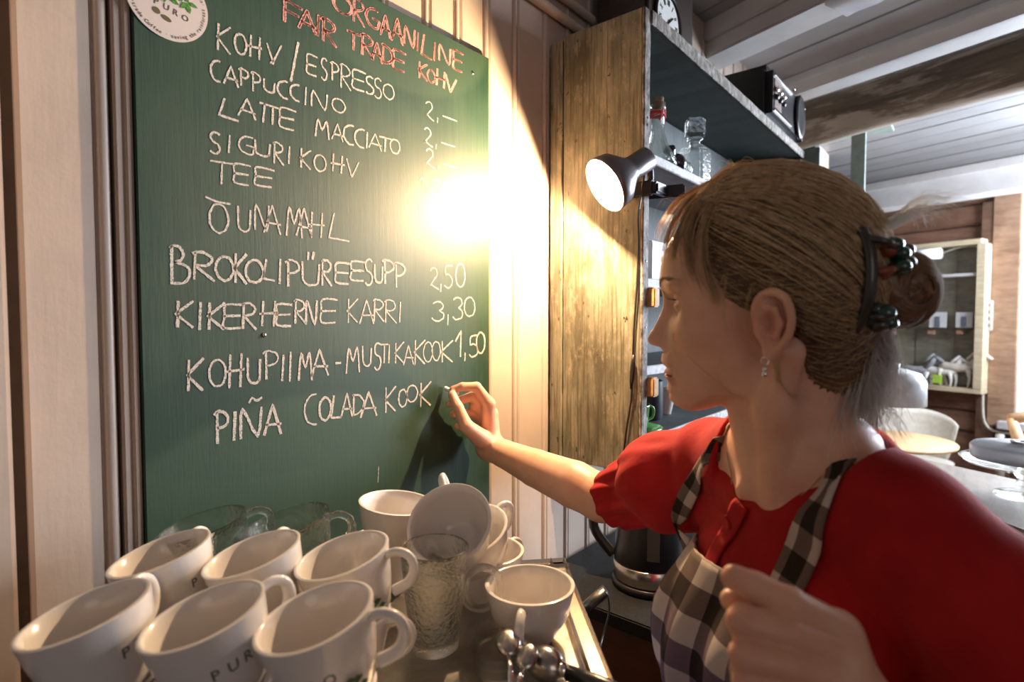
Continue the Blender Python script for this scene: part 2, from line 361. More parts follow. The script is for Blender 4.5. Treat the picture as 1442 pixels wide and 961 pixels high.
def horse(px, py, s, col, lab, flip=1):
    m = simple('toy_'+lab.split()[0], col, .5); base = onF(px, py, .09); b = MB()
    def q(u, z, w=0): return E2*(-u*s*flip) + UP*(z*s) - N2*w*s
    b.tube([q(-.42, .50), q(-.30, .56), q(-.05, .53), q(.2, .55), q(.36, .60)], [s*.09, s*.13, s*.12, s*.125, s*.09], 10)
    b.tube([q(.26, .60), q(.42, .80), q(.50, .96)], [s*.11, s*.075, s*.06], 8)
    b.tube([q(.46, .97), q(.60, .90), q(.74, .80)], [s*.065, s*.055, s*.035], 8)
    for (u, w_) in ((-.38, .07), (-.30, -.07), (.24, .07), (.32, -.07)):
        b.tube([q(u, .50, w_), q(u+(.04 if u > 0 else -.05), .26, w_), q(u+.01, .02, w_)], [s*.07, s*.035, s*.03], 7)
    o = b.build('toy_horse', m, smooth=True); o.location += base-Vector(o['_o']) + UP*0; 
    o.location = base + (Vector(o['_o'])); o.location.z = base.z
    tag(o, lab, 'toy horse', 'toy horses in the wall case')
    h = MB(); h.tube([q(.18, .74), q(.34, .92), q(.47, 1.05)], [s*.03, s*.04, s*.03], 6, 2); h.build('mane', m, o, True)
    h = MB(); h.tube([q(-.42, .55), q(-.56, .40), q(-.55, .18)], [s*.03, s*.045, s*.015], 6); h.build('tail', m, o, True)
horse(1349, 545, .30, (.66, .60, .52), 'cream toy horse with raised head, furthest right in the case')
horse(1326, 546, .26, (.80, .77, .72), 'white toy horse behind the green price tag')
horse(1290, 545, .28, (.30, .30, .31), 'grey toy horse in the middle of the case')
horse(1262, 545, .25, (.72, .71, .70), 'pale small toy horse at the left of the case', -1)
tg = far_box(1313, 1326, 528, 540, .19, .006, bev=.001).build('price_tag', simple('tag_green', (.45, .65, .08), .6)); tag(tg, 'bright green paper tag standing in front of the toy horses', 'tag')
# power strip and cables on the post
ps = thing('power_strip', 'white four socket power strip hung on the brown post', 'power strip', onF(1390, 467, .08))
far_box(1384.5, 1396, 423, 466, .085, .035, bev=.006).build('strip_body', MAT['cream'], ps)
for k in range(4):
    c = onF(1390.3, 430+k*9.5, .088); MB().lathe([(.018, 0), (.018, .004), (.012, .001)], 14, Matrix.Translation(c) @ N2.to_track_quat('-Z', 'Y').to_matrix().to_4x4()).build('socket', MAT['blackplastic'] if k > 3 else simple('socket_grey', (.2, .2, .2), .5), ps)
cb = MB().tube(catmull([onF(x, y, .08) for x, y in ((1326, 357), (1350, 349), (1380, 348), (1394, 362), (1393, 400), (1390, 424))], 5), .008, 6).build('white_cable', MAT['cream'], smooth=True); tag(cb, 'thin white cable from the tube light to the power strip', 'cable')
cb = MB().tube(catmull([onF(x, y, .08) for x, y in ((1390, 466), (1386, 520), (1384, 580), (1392, 603), (1415, 610), (1445, 612))], 5), .010, 6).build('white_cable', MAT['cream'], smooth=True); tag(cb, 'thicker white cable looping below the power strip to the window', 'cable')
# hanging swathe of cobweb-white cloth on the log wall is hair light in the photograph: left to the hair
# radiator valve
rv = thing('radiator_valve', 'white radiator valve and pipe under the window', 'valve', at(1405, 650, 4.3))
MB().tube([at(1390, 628, 4.3), at(1430, 632, 4.3)], .045, 12).build('valve_body', MAT['cream'], rv, True)
MB().tube([at(1408, 612, 4.3), at(1408, 690, 4.3)], .028, 10).build('pipe', MAT['cream'], rv, True)
# round table and chair in the cafe
ct = at(1258, 618, 3.5); ct.z = .75
rt = thing('round_table', 'small round wooden cafe table in front of the log wall', 'table', Vector((ct.x, ct.y, 0)))
MB().lathe([(.0, .722), (.30, .722), (.322, .73), (.325, .742), (.318, .75), (0, .75)], 48, Matrix.Translation((ct.x, ct.y, 0))).build('tabletop', MAT['oak'], rt, True)
MB().tube([(ct.x, ct.y, .02), (ct.x, ct.y, .722)], .03, 12).build('table_post', MAT['blackmetal'], rt, True)
MB().lathe([(0, 0), (.22, 0), (.2, .02), (0, .03)], 32, Matrix.Translation((ct.x, ct.y, 0))).build('table_foot', MAT['blackmetal'], rt, True)
cc = at(1290, 600, 4.1); cx_, cy_ = cc.x, cc.y
ch = thing('shell_chair', 'cream moulded shell chair behind the round cafe table', 'chair', Vector((cx_, cy_, 0)))
V = []; FF = []; nn = 22
for i in range(9):
    zz = .46+.36*i/8
    for k in range(nn+1):
        a = math.radians(-95+190*k/nn); rr = .19+.07*(i/8)**.7; hh = zz - (0.10*(abs(k/nn-.5)*2)**3)*(i/8)
        d = FW*math.cos(a)*rr*.9 + RT*math.sin(a)*rr*1.1; V.append(Vector((cx_, cy_, hh))+d)
for i in range(8):
    for k in range(nn): a_ = i*(nn+1)+k; FF.append((a_, a_+1, a_+nn+2, a_+nn+1))
o = obj('backrest', V, FF, MAT['cream'], ch, True); md = o.modifiers.new('t', 'SOLIDIFY'); md.thickness = .012
MB().lathe([(0, .43), (.2, .44), (.23, .47), (.2, .475), (0, .455)], 30, Matrix.Translation((cx_, cy_, 0))).build('seat', MAT['cream'], ch, True)
for (sx, sy) in ((-1, -1), (1, -1), (1, 1), (-1, 1)):
    MB().tube([Vector((cx_, cy_, .44))+RT*.12*sx+FW*.12*sy, Vector((cx_, cy_, 0.006))+RT*.21*sx+FW*.21*sy], [.014, .010], 8).build('leg', MAT['oak'], ch, True)
# wooden chair back at the right edge
wc = thing('wooden_chair', 'yellow varnished wooden chair partly seen at the right edge by the window', 'chair', Vector((*at(1450, 640, 3.0).xy, 0)))
a, b_ = at(1424, 590, 3.0), at(1452, 672, 2.9); MB().tube([a, (a+b_)/2, b_, Vector((b_.x, b_.y, .45)), Vector((b_.x, b_.y, .01))], [.022, .028, .024, .022, .018], 10).build('back_post', MAT['oak'], wc, True)
a2, b2 = a+RT*.42, b_+RT*.42; MB().tube([a2, b2, Vector((b2.x, b2.y, .01))], .024, 10).build('back_post', MAT['oak'], wc, True)
MB().tube([a, (a+a2)/2+UP*.03, a2], .028, 10).build('top_rail', MAT['oak'], wc, True)
bxc = MB(); c0 = (b_+b2)/2; c0.z = .45
bxc.box((-.22, -.2, -.02), (.22, .2, .015), Matrix.Translation(c0-FW*.18) @ Matrix.Rotation(HEAD-PI/2, 4, 'Z'), .01); bxc.build('seat', MAT['oak'], wc)
for sx in (0, 1):
    p = (b_ if sx == 0 else b2)-FW*.36; MB().tube([Vector((p.x, p.y, .44)), Vector((p.x, p.y, .01))], .018, 8).build('leg', MAT['oak'], wc, True)

# peninsula worktop at the right
ZW = H0-.50
cor = [onZ(1215, 628, ZW), onZ(1540, 700, ZW), onZ(1560, 790, ZW), onZ(1290, 690, ZW)]
wk = thing('serving_counter', 'pale worn wooden serving counter behind the woman', 'counter', Vector((cor[3].x, cor[3].y, 0)))
tops = wood('counter_wood', (.24, .19, .15), (.42, .35, .29), (2, 9, 2), .45, 4, .1)
MB().prism([p-UP*.035 for p in cor], UP*.035).build('worktop', tops, wk)
cen = sum(cor, Vector())/4; low = [cen+(p-cen)*.95 for p in cor]
MB().prism([Vector((p.x, p.y, .0)) for p in low], UP*(ZW-.035)).build('counter_body', MAT['darkwood'], wk)
# glass cake stand with lid
cs = onZ(1440, 700, ZW); T = Matrix.Translation(cs)
ck = thing('cake_stand', 'glass footed cake stand with a clear lid on the serving counter', 'cake stand', cs)
MB().lathe([(0, .001), (.065, .001), (.062, .008), (.02, .018), (.014, .05), (.03, .082), (.13, .088), (.145, .102), (.140, .102), (.125, .094), (0, .092)], 48, T).build('stand', MAT['clearglass'], ck, True)
lidm, nt, b = nodes('frosted_lid'); b.inputs['Base Color'].default_value = (.85, .88, .92, 1); b.inputs['Roughness'].default_value = .25; b.inputs['Transmission Weight'].default_value = .5
MB().lathe([(.118, .104), (.12, .135), (.114, .142), (.03, .146), (.028, .150), (.0, .150), (0, .147), (.02, .145), (.112, .138), (.116, .104)], 48, T).build('lid', lidm, ck, True)
MB().lathe([(.012, .150), (.03, .151), (.03, .156), (.012, .155)], 24, T, close=True).build('lid_ring', MAT['whitewood'], ck, True)
# table lamp with white enamel shade
ls = at(1256, 545, 2.0); wl_ = thing('table_lamp', 'white enamel dome lamp on a dark post behind the bun of hair', 'lamp', Vector((ls.x, ls.y, ZW)))
T = Matrix.Translation((ls.x, ls.y, 0)); zc = ls.z
MB().lathe([(.0, zc+.066), (.045, zc+.064), (.085, zc+.05), (.101, zc+.02), (.103, zc-.06), (.099, zc-.06), (.097, zc+.018), (.08, zc+.045), (0, zc+.058)], 40, T).build('lamp_shade', simple('enamel', (.78, .79, .80), .25, coat=.4), wl_, True)
MB().lathe([(.0, zc+.064), (.022, zc+.064), (.022, zc+.082), (0, zc+.086)], 20, T).build('lamp_cap', MAT['whitewood'], wl_, True)
pp = at(1231, 590, 2.0)
MB().tube([Vector((pp.x, pp.y, ZW+.008)), Vector((pp.x, pp.y, zc-.05)), Vector((ls.x, ls.y, zc-.03))], .013, 10).build('lamp_post', simple('blue_black', (.03, .04, .06), .4), wl_, True)
MB().lathe([(0, ZW), (.07, ZW), (.065, ZW+.012), (0, ZW+.014)], 30, Matrix.Translation((pp.x, pp.y, 0))).build('lamp_foot', MAT['blackmetal'], wl_, True)

# ------------------------------------------------------------------ weathered shelf unit
XS, YS, TH = 1.100, .556, .024
ZT, ZB = H0+.645, H0-.335
m, nt, b = nodes('weathered_paint')
v_ = coords(nt, (1, 1, .35)); n1 = noise_t(nt, v_, 16, 8, .66, .3); n2 = noise_t(nt, coords(nt, (1, 1, .45)), 30, 8, .78); n3 = noise_t(nt, coords(nt, (1, 3, .10)), 60, 4, .6)
sep = N(nt, 'ShaderNodeSeparateXYZ'); nt.links.new(coords(nt), sep.inputs[0])
c1 = ramp(nt, n1, [(.36, (.080, .070, .045)), (.48, (.15, .138, .092)), (.62, (.25, .228, .16))])
c2 = mixc(nt, ramp(nt, n2, [(.53, 0), (.62, .75)]).outputs[0], c1.outputs[0], (.33, .275, .19))
c3 = mixc(nt, ramp(nt, n3, [(.50, 0), (.62, .8)]).outputs[0], c2, (.08, .065, .03))
c4 = mixc(nt, ramp(nt, noise_t(nt, coords(nt, (1, 1, .6)), 42, 3, .75), [(.66, 0), (.68, 1)]).outputs[0], c3, (.045, .03, .015))
c5 = mixc(nt, ramp(nt, noise_t(nt, coords(nt, (1, 1, .5)), 24, 3, .6), [(.66, 0), (.70, .8)]).outputs[0], c4, (.10, .16, .06))
nt.links.new(c5, b.inputs['Base Color']); b.inputs['Roughness'].default_value = .42; bump(nt, b, mixc(nt, .5, n2, n3), .6, .002); MAT['weathered'] = m
wornedge, nt, b = nodes('worn_edge'); n = noise_t(nt, coords(nt, (1, 1, .6)), 60, 5, .7)
nt.links.new(ramp(nt, n, [(.40, (.06, .05, .035)), (.52, (.20, .17, .14)), (.66, (.36, .34, .32))]).outputs[0], b.inputs['Base Color']); b.inputs['Roughness'].default_value = .7; bump(nt, b, n, .7, .002)
MAT['inside'] = wood('grey_green_inside', (.035, .045, .047), (.085, .10, .105), (6, 2, 2), .7, 6)
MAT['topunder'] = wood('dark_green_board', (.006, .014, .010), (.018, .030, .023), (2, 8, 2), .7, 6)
MAT['shelfgrey'] = wood('grey_shelf', (.16, .17, .18), (.30, .31, .33), (2, 8, 2), .7, 5)
X2 = 2.45
su = thing('shelf_unit', 'weathered green and brown painted wooden shelf unit on the panelled wall', 'shelf unit', Vector((XS, (WALL+YS)/2, ZB)))
def rough_board(lo, hi, ax, seed, amp=.003):
    mb = MB(); bm = bmesh.new(); bmesh.ops.create_cube(bm, size=1)
    for v in bm.verts: v.co = Vector([(lo[i]+hi[i])/2+v.co[i]*(hi[i]-lo[i]) for i in range(3)])
    bmesh.ops.bevel(bm, geom=list(bm.edges), offset=.002, segments=1, affect='EDGES')
    es = [e for e in bm.edges if abs((e.verts[0].co-e.verts[1].co)[ax]) > .1]
    bmesh.ops.subdivide_edges(bm, edges=es, cuts=28, use_grid_fill=True)
    for v in bm.verts:
        t_ = [v.co[i]*22 for i in range(3)]; v.co += Vector([(0 if i == ax else amp*noise.noise(Vector((t_[ax], seed, i*3)))) for i in range(3)])
    return mb.bm(bm)
rough_board((XS, YS+.003, ZB), (XS+TH, WALL-.044, ZT), 2, 1.0, .0014).build('side_panel', MAT['weathered'], su)
rough_board((XS-.002, WALL-.042, ZB), (XS+TH, WALL-.008, ZT-.008), 2, 5.0, .0014).build('side_strip', MAT['weathered'], su)
rough_board((XS-.001, YS-.004, ZB), (XS+TH+.001, YS+.003, ZT), 2, 2.0, .0014).build('front_edge', wornedge, su)
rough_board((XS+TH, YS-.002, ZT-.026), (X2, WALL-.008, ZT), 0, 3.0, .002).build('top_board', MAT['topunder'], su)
rough_board((XS+TH, YS-.008, ZT-.028), (X2, YS-.002, ZT+.002), 0, 4.0, .002).build('top_edge', wornedge, su)
MB().box((XS+TH, WALL-.02, ZB), (X2, WALL-.008, ZT-.03)).build('back_panel', MAT['inside'], su)
SH = [(H0+.352, MAT['shelfgrey']), (H0+.085, MAT['inside']), (H0-.105, MAT['inside']), (H0-.262, MAT['inside'])]
for i, (z, mm) in enumerate(SH):
    rough_board((XS+TH, YS+.004, z-.018), (X2-.03, WALL-.02, z), 0, 6.0+i, .001).build('shelf_board', mm, su)
    rough_board((XS+TH, YS-.003, z-.020), (X2-.03, YS+.004, z+.001), 0, 9.0+i, .002).build('shelf_edge', simple('shelf_edge_paint', (.50, .51, .53), .6, var=.3, vs_=70) if i == 0 else bpy.data.materials['shelf_edge_paint'], su)
MB().box((X2-.03, YS, ZB), (X2-.005, WALL-.008, ZT-.03)).build('side_panel', MAT['inside'], su)
for z in (H0+.045, H0-.148):
    p = MB().box((XS+TH+.001, YS-.020, z-.022), (XS+TH+.024, YS+.008, z+.020), bev=.003).build('wooden_block', simple('raw_block', (.40, .25, .10), .6, var=.35, vs_=60), su)
# nails in the front edge
for z in (H0+.42, H0+.405, H0+.12, H0-.02): MB().lathe([(0, 0), (.003, 0), (.002, .001)], 8, Matrix.Translation((XS+.013, YS-.0045, z)) @ Matrix.Rotation(PI/2, 4, 'X')).build('nail_head', MAT['blackmetal'], su)

# clock on the unit
ckx = thing('wall_clock', 'dark wooden clock with white roman dial standing on top of the shelf unit', 'clock', Vector((1.39, .69, ZT)))
MB().box((1.255, .625, ZT+.003), (1.53, .765, ZT+.34), bev=.008).build('clock_case', MAT['darkwood'], ckx)
CT = Matrix.Translation((1.362, .6235, H0+.735)) @ Matrix.Rotation(PI/2, 4, 'X')
MB().lathe([(.062, -.002), (.068, .006), (.072, .008), (.074, 0)], 40, CT, close=True).build('bezel', MAT['darkwood'], ckx, True)
MB().lathe([(0, 0), (.062, 0), (.062, .002), (0, .002)], 40, CT).build('dial', simple('dial_white', (.72, .72, .70), .4, var=.03), ckx)
# roman numerals on the dial, two hands
num = ['XII', 'I', 'II', 'III', 'IIII', 'V', 'VI', 'VII', 'VIII', 'IX', 'X', 'XI']
nm = MB()
def bar(mb, T_, a, b, w_, h=.0006):
    a, b = Vector((*a, .0025)), Vector((*b, .0025)); d = (b-a).normalized(); s_ = Vector((-d.y, d.x, 0))*w_/2
    mb.prism([T_ @ (a+s_), T_ @ (b+s_), T_ @ (b-s_), T_ @ (a-s_)], (T_.to_3x3() @ Vector((0, 0, h))))
for i, s_ in enumerate(num):
    T_ = CT @ Matrix.Rotation(-2*PI*i/12, 4, 'Z') @ Matrix.Translation((0, .047, 0)); wds = {'X': .009, 'V': .008, 'I': .0042}; tot = sum(wds[c] for c in s_)*.8; x = -tot/2
    for c in s_:
        w_ = wds[c]*.8
        if c == 'I': bar(nm, T_, (x+w_/2, -.007), (x+w_/2, .007), .0016)
        if c == 'X': bar(nm, T_, (x, .007), (x+w_, -.007), .0020); bar(nm, T_, (x, -.007), (x+w_, .007), .0008)
        if c == 'V': bar(nm, T_, (x, .007), (x+w_/2, -.007), .0018); bar(nm, T_, (x+w_, .007), (x+w_/2, -.007), .0008)
        x += w_
nm.build('numerals', MAT['blackplastic'], ckx)
for (ang, ln, w_) in ((math.radians(-52), .030, .005), (math.radians(-195), .044, .0035)):
    hb = MB(); bar(hb, CT @ Matrix.Rotation(ang, 4, 'Z') @ Matrix.Translation((0, 0, .001)), (0, -.008), (0, ln), w_); hb.build('clock_hand', MAT['blackplastic'], ckx)

# radio on the unit
rx0, rx1, ry, rz = 1.97, 2.42, .545, ZT
rd = thing('table_radio', 'black vintage radio with chrome strips on top of the shelf unit', 'radio', Vector((2.19, .64, rz)))
MB().box((rx0, ry, rz+.004), (rx1, .77, rz+.185), bev=.022).build('radio_case', MAT['blackplastic'], rd, False)
for z in (rz+.150, rz+.038): MB().box((rx0+.03, ry-.006, z-.004), (rx1-.20, ry+.004, z+.004), bev=.002).build('chrome_strip', MAT['chrome'], rd)
MB().box((rx0+.04, ry-.002, rz+.048), (rx0+.12, ry+.004, rz+.142)).build('speaker_cloth', simple('speaker_cloth', (.22, .17, .15), .9, var=.5, vs_=250), rd)
for k in range(6):
    c = (rx0+.05+.042*(k//2), ry-.006, rz+.082+.024*(k % 2)); MB().ball(c, (.013, .008, .010), 10).build('button', MAT['chrome'] if k % 2 else MAT['blackmetal'], rd, True)
Tk = Matrix.Translation((rx1-.10, ry-.002, rz+.094)) @ Matrix.Rotation(PI/2, 4, 'X') @ Matrix.Scale(1.35, 4, (0, 1, 0))
MB().lathe([(.058, 0), (.060, .006), (.052, .012), (.04, .008), (0, .007)], 40, Tk).build('tuning_dial', MAT['blackplastic'], rd, True)
for k in range(4): MB().ball((rx1-.175+.05*k, ry-.003, rz+.175-.009*k), (.008, .005, .005), 8).build('button', MAT['chrome'], rd, True)

# grey green hanging rack past the unit
gg = simple('grey_green_paint', (.16, .20, .18), .6, var=.2)
hr = thing('hanging_rack', 'grey green painted rack with bracket beyond the black radio', 'rack', Vector((2.5, .6, H0+.3)))
MB().box((2.465, .50, H0+.28), (2.49, .74, H0+.66), bev=.002).build('rack_side', gg, hr)
MB().box((2.49, .497, H0+.50), (3.25, .515, H0+.535), bev=.002).build('rack_rail', simple('rail_white', (.55, .56, .57), .6), hr)
MB().box((2.49, .515, H0+.50), (3.25, .75, H0+.515), bev=.002).build('rack_board', MAT['inside'], hr)
MB().box((3.25, .46, H0+.3), (3.28, .52, H0+.92), bev=.002).build('rack_post', gg, hr)
MB().box((3.10, .36, H0+.92), (3.40, .60, H0+.94), bev=.002).build('rack_top', gg, hr)
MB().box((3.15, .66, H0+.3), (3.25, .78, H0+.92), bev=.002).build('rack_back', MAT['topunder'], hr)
lb = MB().box((2.4635, .505, H0+.50), (2.465, .56, H0+.585)).build('paper_label', simple('paper', (.5, .5, .48), .8, var=.4, vs_=200), hr)
# ------------------------------------------------------------------ things on the shelves
zs1 = SH[0][0]
def shelf_pt(px, Y): p = onY(px, 400, Y); return p.x
# bottle with red thread, decanter, dark glass ball, small carafe
x = shelf_pt(924, .60)
bt = thing('glass_bottle', 'clear flared glass bottle with cork and red thread round the neck', 'bottle', Vector((x, .60, zs1)))
S3 = Matrix.Translation((x, .60, zs1)) @ Matrix.Scale(1.28, 4) @ Matrix.Translation((-x, -.62, -zs1)); T = S3 @ Matrix.Translation((x, .62, zs1))
MB().lathe([(0, .001), (.034, .001), (.036, .006), (.032, .02), (.018, .045), (.0125, .065), (.012, .105), (.014, .106), (.014, .118), (.011, .118), (.010, .066), (.015, .045), (.030, .02), (.033, .007), (0, .005)], 32, T).build('bottle_body', MAT['clearglass'], bt, True)
MB().lathe([(0, .108), (.0095, .108), (.0105, .128), (0, .128)], 16, T).build('cork', simple('cork', (.20, .15, .10), .9), bt, True)
th = MB()
for k in range(5): th.tube([(x+.0135*math.cos(a)*1.02, .62+.0135*math.sin(a)*1.02, zs1+.094+.0022*k+.002*math.sin(a*2+k)) for a in [2*PI*i/16 for i in range(16)]], .0012, 5, closed=True, mat=S3)
th.tube(catmull([(x-.012, .615, zs1+.098), (x-.026, .60, zs1+.092), (x-.034, .60, zs1+.075), (x-.030, .60, zs1+.086)], 4), .0012, 5, mat=S3); th.build('red_thread', simple('red_thread', (.55, .03, .03), .8), bt, True)
x = shelf_pt(905, .60); T = Matrix.Translation((x+.035, .66, zs1)) 
sb = thing('small_carafe', 'small clear glass carafe behind the corked bottle', 'carafe', Vector((x+.035, .66, zs1)))
MB().lathe([(0, .001), (.026, .001), (.028, .01), (.022, .035), (.012, .055), (.011, .08), (.015, .086), (.013, .086), (.009, .078), (.010, .055), (.02, .034), (.026, .01), (0, .005)], 28, T).build('carafe_body', MAT['clearglass'], sb, True)
x = shelf_pt(976, .60)
S4 = Matrix.Translation((x, .60, zs1)) @ Matrix.Scale(1.1, 4) @ Matrix.Translation((-x, -.64, -zs1))
dk = thing('glass_decanter', 'square cut glass decanter with a faceted stopper on the top shelf', 'decanter', Vector((x, .60, zs1)))
w_ = .030
MB().box((x-w_, .64-w_, zs1+.001), (x+w_, .64+w_, zs1+.088), S4, bev=.006).build('decanter_body', glass('cut_glass', (.95, .97, 1), .05, .5, 90), dk)
MB().lathe([(.018, .086), (.013, .092), (.012, .104), (.019, .108), (.019, .112), (0, .112)], 24, S4 @ Matrix.Translation((x, .64, zs1))).build('decanter_neck', MAT['clearglass'], dk, True)
bm = bmesh.new(); bmesh.ops.create_cube(bm, size=.046); bmesh.ops.bevel(bm, geom=list(bm.edges), offset=.008, segments=1, affect='EDGES'); bmesh.ops.subdivide_edges(bm, edges=bm.edges[:], cuts=3, use_grid_fill=True)
for v in bm.verts: v.co *= 1+.10*noise.noise(v.co*160)
MB().bm(bm, S4 @ Matrix.Translation((x, .64, zs1+.136)) @ Matrix.Rotation(.5, 4, 'Z')).build('stopper', glass('stopper_glass', (.92, .95, 1), .12, .8, 160), dk)
x = shelf_pt(948, .585)
vs2 = thing('dark_glass_flask', 'round dark violet glass flask lying in front of the decanter', 'flask', Vector((x, .585, zs1)))
dg, nt, b = nodes('dark_glass'); b.inputs['Base Color'].default_value = (.02, .015, .03, 1); b.inputs['Roughness'].default_value = .04; b.inputs['Coat Weight'].default_value = 1
MB().ball((x+.012, .585, zs1+.0245), (.024, .024, .024), 24).build('flask_body', dg, vs2, True)
MB().lathe([(.011, 0), (.012, .022), (.015, .030), (.015, .034), (0, .034)], 20, Matrix.Translation((x-.002, .587, zs1+.030)) @ Matrix.Rotation(-.9, 4, 'Y')).build('flask_neck', dg, vs2, True)
x = shelf_pt(962, .585); T = Matrix.Translation((x, .587, zs1))
gt = MB().lathe([(0, .001), (.018, .001), (.024, .018), (.017, .036), (.014, .036), (.021, .018), (0, .006)], 24, T).build('tealight_glass', MAT['clearglass'], smooth=True); tag(gt, 'little round clear glass dish at the front of the top shelf', 'dish')
# white boxes on the second shelf
zs2 = SH[1][0]; wb = simple('white_card', (.74, .76, .80), .5, var=.03)
for (xa, xb, y0, lab) in ((XS+TH+.004, XS+TH+.030, .60, 'white cardboard box tight against the side of the shelf unit'), (XS+TH+.085, XS+TH+.16, .585, 'white cardboard box half hidden by the fringe of hair')):
    bxo = thing('white_box', lab, 'box', Vector(((xa+xb)/2, y0+.05, zs2)), 'white boxes on the second shelf')
    MB().box((xa, y0, zs2+.002), (xb, y0+.09, zs2+.082), bev=.0015).build('box_body', wb, bxo); MB().box((xa-.001, y0-.001, zs2+.074), (xb+.001, y0+.091, zs2+.092), bev=.0015).build('box_lid', wb, bxo)
# green cup and saucer on the lowest shelf
zs4 = SH[3][0]; gc = simple('green_glaze', (.09, .25, .06), .25, coat=.4); x = XS+TH+.055; T = Matrix.Translation((x, .61, zs4))
sc_ = MB().lathe([(0, .001), (.03, .001), (.062, .010), (.064, .013), (.03, .006), (0, .005)], 36, T).build('green_saucer', gc, smooth=True); tag(sc_, 'green glazed saucer on the lowest shelf of the unit', 'saucer')
gcup = thing('green_cup', 'green glazed cup on a matching saucer on the lowest shelf', 'cup', Vector((x, .61, zs4+.007)))
MB().lathe([(0, .007), (.022, .007), (.030, .012), (.034, .06), (.0355, .064), (.032, .064), (.030, .02), (0, .014)], 36, T).build('cup_body', gc, gcup, True)
MB().tube(catmull([(x+.033, .60, zs4+.056), (x+.052, .59, zs4+.052), (x+.05, .59, zs4+.03), (x+.03, .60, zs4+.024)], 5), .0035, 8).build('handle', gc, gcup, True)
for k, (dx, hgt, rr, mm, lab) in enumerate(((.23, .10, .035, simple('tin_dark', (.05, .06, .07), .4, .5), 'dark round tin on the lowest shelf behind the chin'), (.33, .07, .03, MAT['porcelain'], 'small white bowl on the lowest shelf behind the neck'))):
    T = Matrix.Translation((XS+TH+dx, .66, zs4)); o = MB().lathe([(0, .001), (rr*.9, .001), (rr, .01), (rr, hgt), (rr*.9, hgt+.003), (0, hgt+.004)] if k == 0 else [(0, .001), (rr*.5, .001), (rr, hgt), (rr*.93, hgt), (rr*.4, .008), (0, .007)], 28, T).build('tin' if k == 0 else 'bowl', mm, smooth=True); sharp(o); tag(o, lab, 'tin' if k == 0 else 'bowl')

# ------------------------------------------------------------------ dark side counter with kettle
kc = thing('side_counter', 'dark stone topped kitchen counter below the shelf unit', 'counter', Vector((1.5, .5, 0)))
MB().box((1.0, .20, .87), (1.95, .785, .90), bev=.003).build('worktop', simple('dark_stone', (.014, .014, .014), .6, var=.5, vs_=120, spec=.2), kc)
MB().box((1.03, .23, .06), (1.93, .785, .87)).build('counter_body', wood('red_brown', (.06, .02, .008), (.13, .045, .018), (2, 2, 8), .45), kc)
MB().box((1.06, .27, .0), (1.90, .785, .06)).build('plinth', MAT['blackplastic'], kc)
kx, ky = 1.17, .565; T = Matrix.Translation((kx, ky, .9))
kt = thing('electric_kettle', 'black electric kettle with a steel band standing on the dark side counter', 'kettle', Vector((kx, ky, .9)))
MB().lathe([(0, .002), (.082, .002), (.084, .012), (.080, .018), (0, .02)], 44, T).build('kettle_base', MAT['blackplastic'], kt, True)
MB().lathe([(.079, .02), (.081, .022), (.080, .056), (.078, .058)], 44, T, close=True).build('steel_band', MAT['steel'], kt, True)
MB().lathe([(.078, .056), (.079, .06), (.070, .20), (.064, .212), (.03, .22), (0, .221)], 44, T).build('kettle_body', MAT['blackplastic'], kt, True)
dirc = (EYE-Vector((kx, ky, H0))).normalized(); side = Vector((-dirc.y, dirc.x, 0))
gm = MB(); P0 = Vector((kx, ky, .9)); hw = .013
for s_, zt_ in ((0, .08), (1, .205)):
    pass
rr0, rr1 = .078, .0705; off = side*.008
gm.prism([P0+off+dirc*rr0+side*-hw+UP*.085, P0+off+dirc*rr0+side*hw+UP*.085, P0+off+dirc*rr1+side*hw+UP*.20, P0+off+dirc*rr1+side*-hw+UP*.20], dirc*.006); gm.build('water_gauge', simple('gauge', (.04, .04, .04), .3), kt)
MB().tube(catmull([P0+side*-.065+UP*.20, P0+side*-.115+UP*.195, P0+side*-.125+UP*.12, P0+side*-.082+UP*.06], 6), .011, 10).build('handle', MAT['blackplastic'], kt, True)

# ------------------------------------------------------------------ chalkboard
YB = WALL-.013                              # face of the board
bx0, bx1 = onY(198, 448, YB).x, onY(689, 448, YB).x
bz1 = onY(683, 79, YB).z; bz0 = H0-.52
m, nt, b = nodes('chalkboard_green')
streak = noise_t(nt, coords(nt, (1, 1, .03)), 260, 4, .6); cloud = noise_t(nt, coords(nt, (1, 1, .8)), 6, 5, .6, .7); fine = noise_t(nt, coords(nt, (1, 1, .10)), 500, 2)
base = mixc(nt, ramp(nt, streak, [(.35, 0), (.7, 1)]).outputs[0], (.007, .032, .018), (.016, .053, .030))
c = mixc(nt, ramp(nt, cloud, [(.38, 0), (.72, .42)]).outputs[0], base, (.050, .085, .048))
# wiped arcs: an elliptical freshly wiped zone and an older dusty sweep
geo = N(nt, 'ShaderNodeNewGeometry'); sp = N(nt, 'ShaderNodeSeparateXYZ'); nt.links.new(geo.outputs['Position'], sp.inputs[0])
def ell(cx, cz, rx, rz, soft=.06):
    dx = math_n(nt, 'DIVIDE', math_n(nt, 'SUBTRACT', sp.outputs[0], cx), rx); dz = math_n(nt, 'DIVIDE', math_n(nt, 'SUBTRACT', sp.outputs[2], cz), rz)
    d = math_n(nt, 'SQRT', math_n(nt, 'ADD', math_n(nt, 'MULTIPLY', dx, dx), math_n(nt, 'MULTIPLY', dz, dz)))
    r = ramp(nt, d, [(.5, 1), (.5+soft, 0)]); 
    dd = math_n(nt, 'MULTIPLY', d, .5); nt.links.new(dd, r.inputs[0]); return r.outputs[0]
pa = onY(440, 560, YB); 
c = mixc(nt, math_n(nt, 'MULTIPLY', ell(pa.x-.03, pa.z-.02, .235, .085, .03), .85), c, (.007, .036, .021))
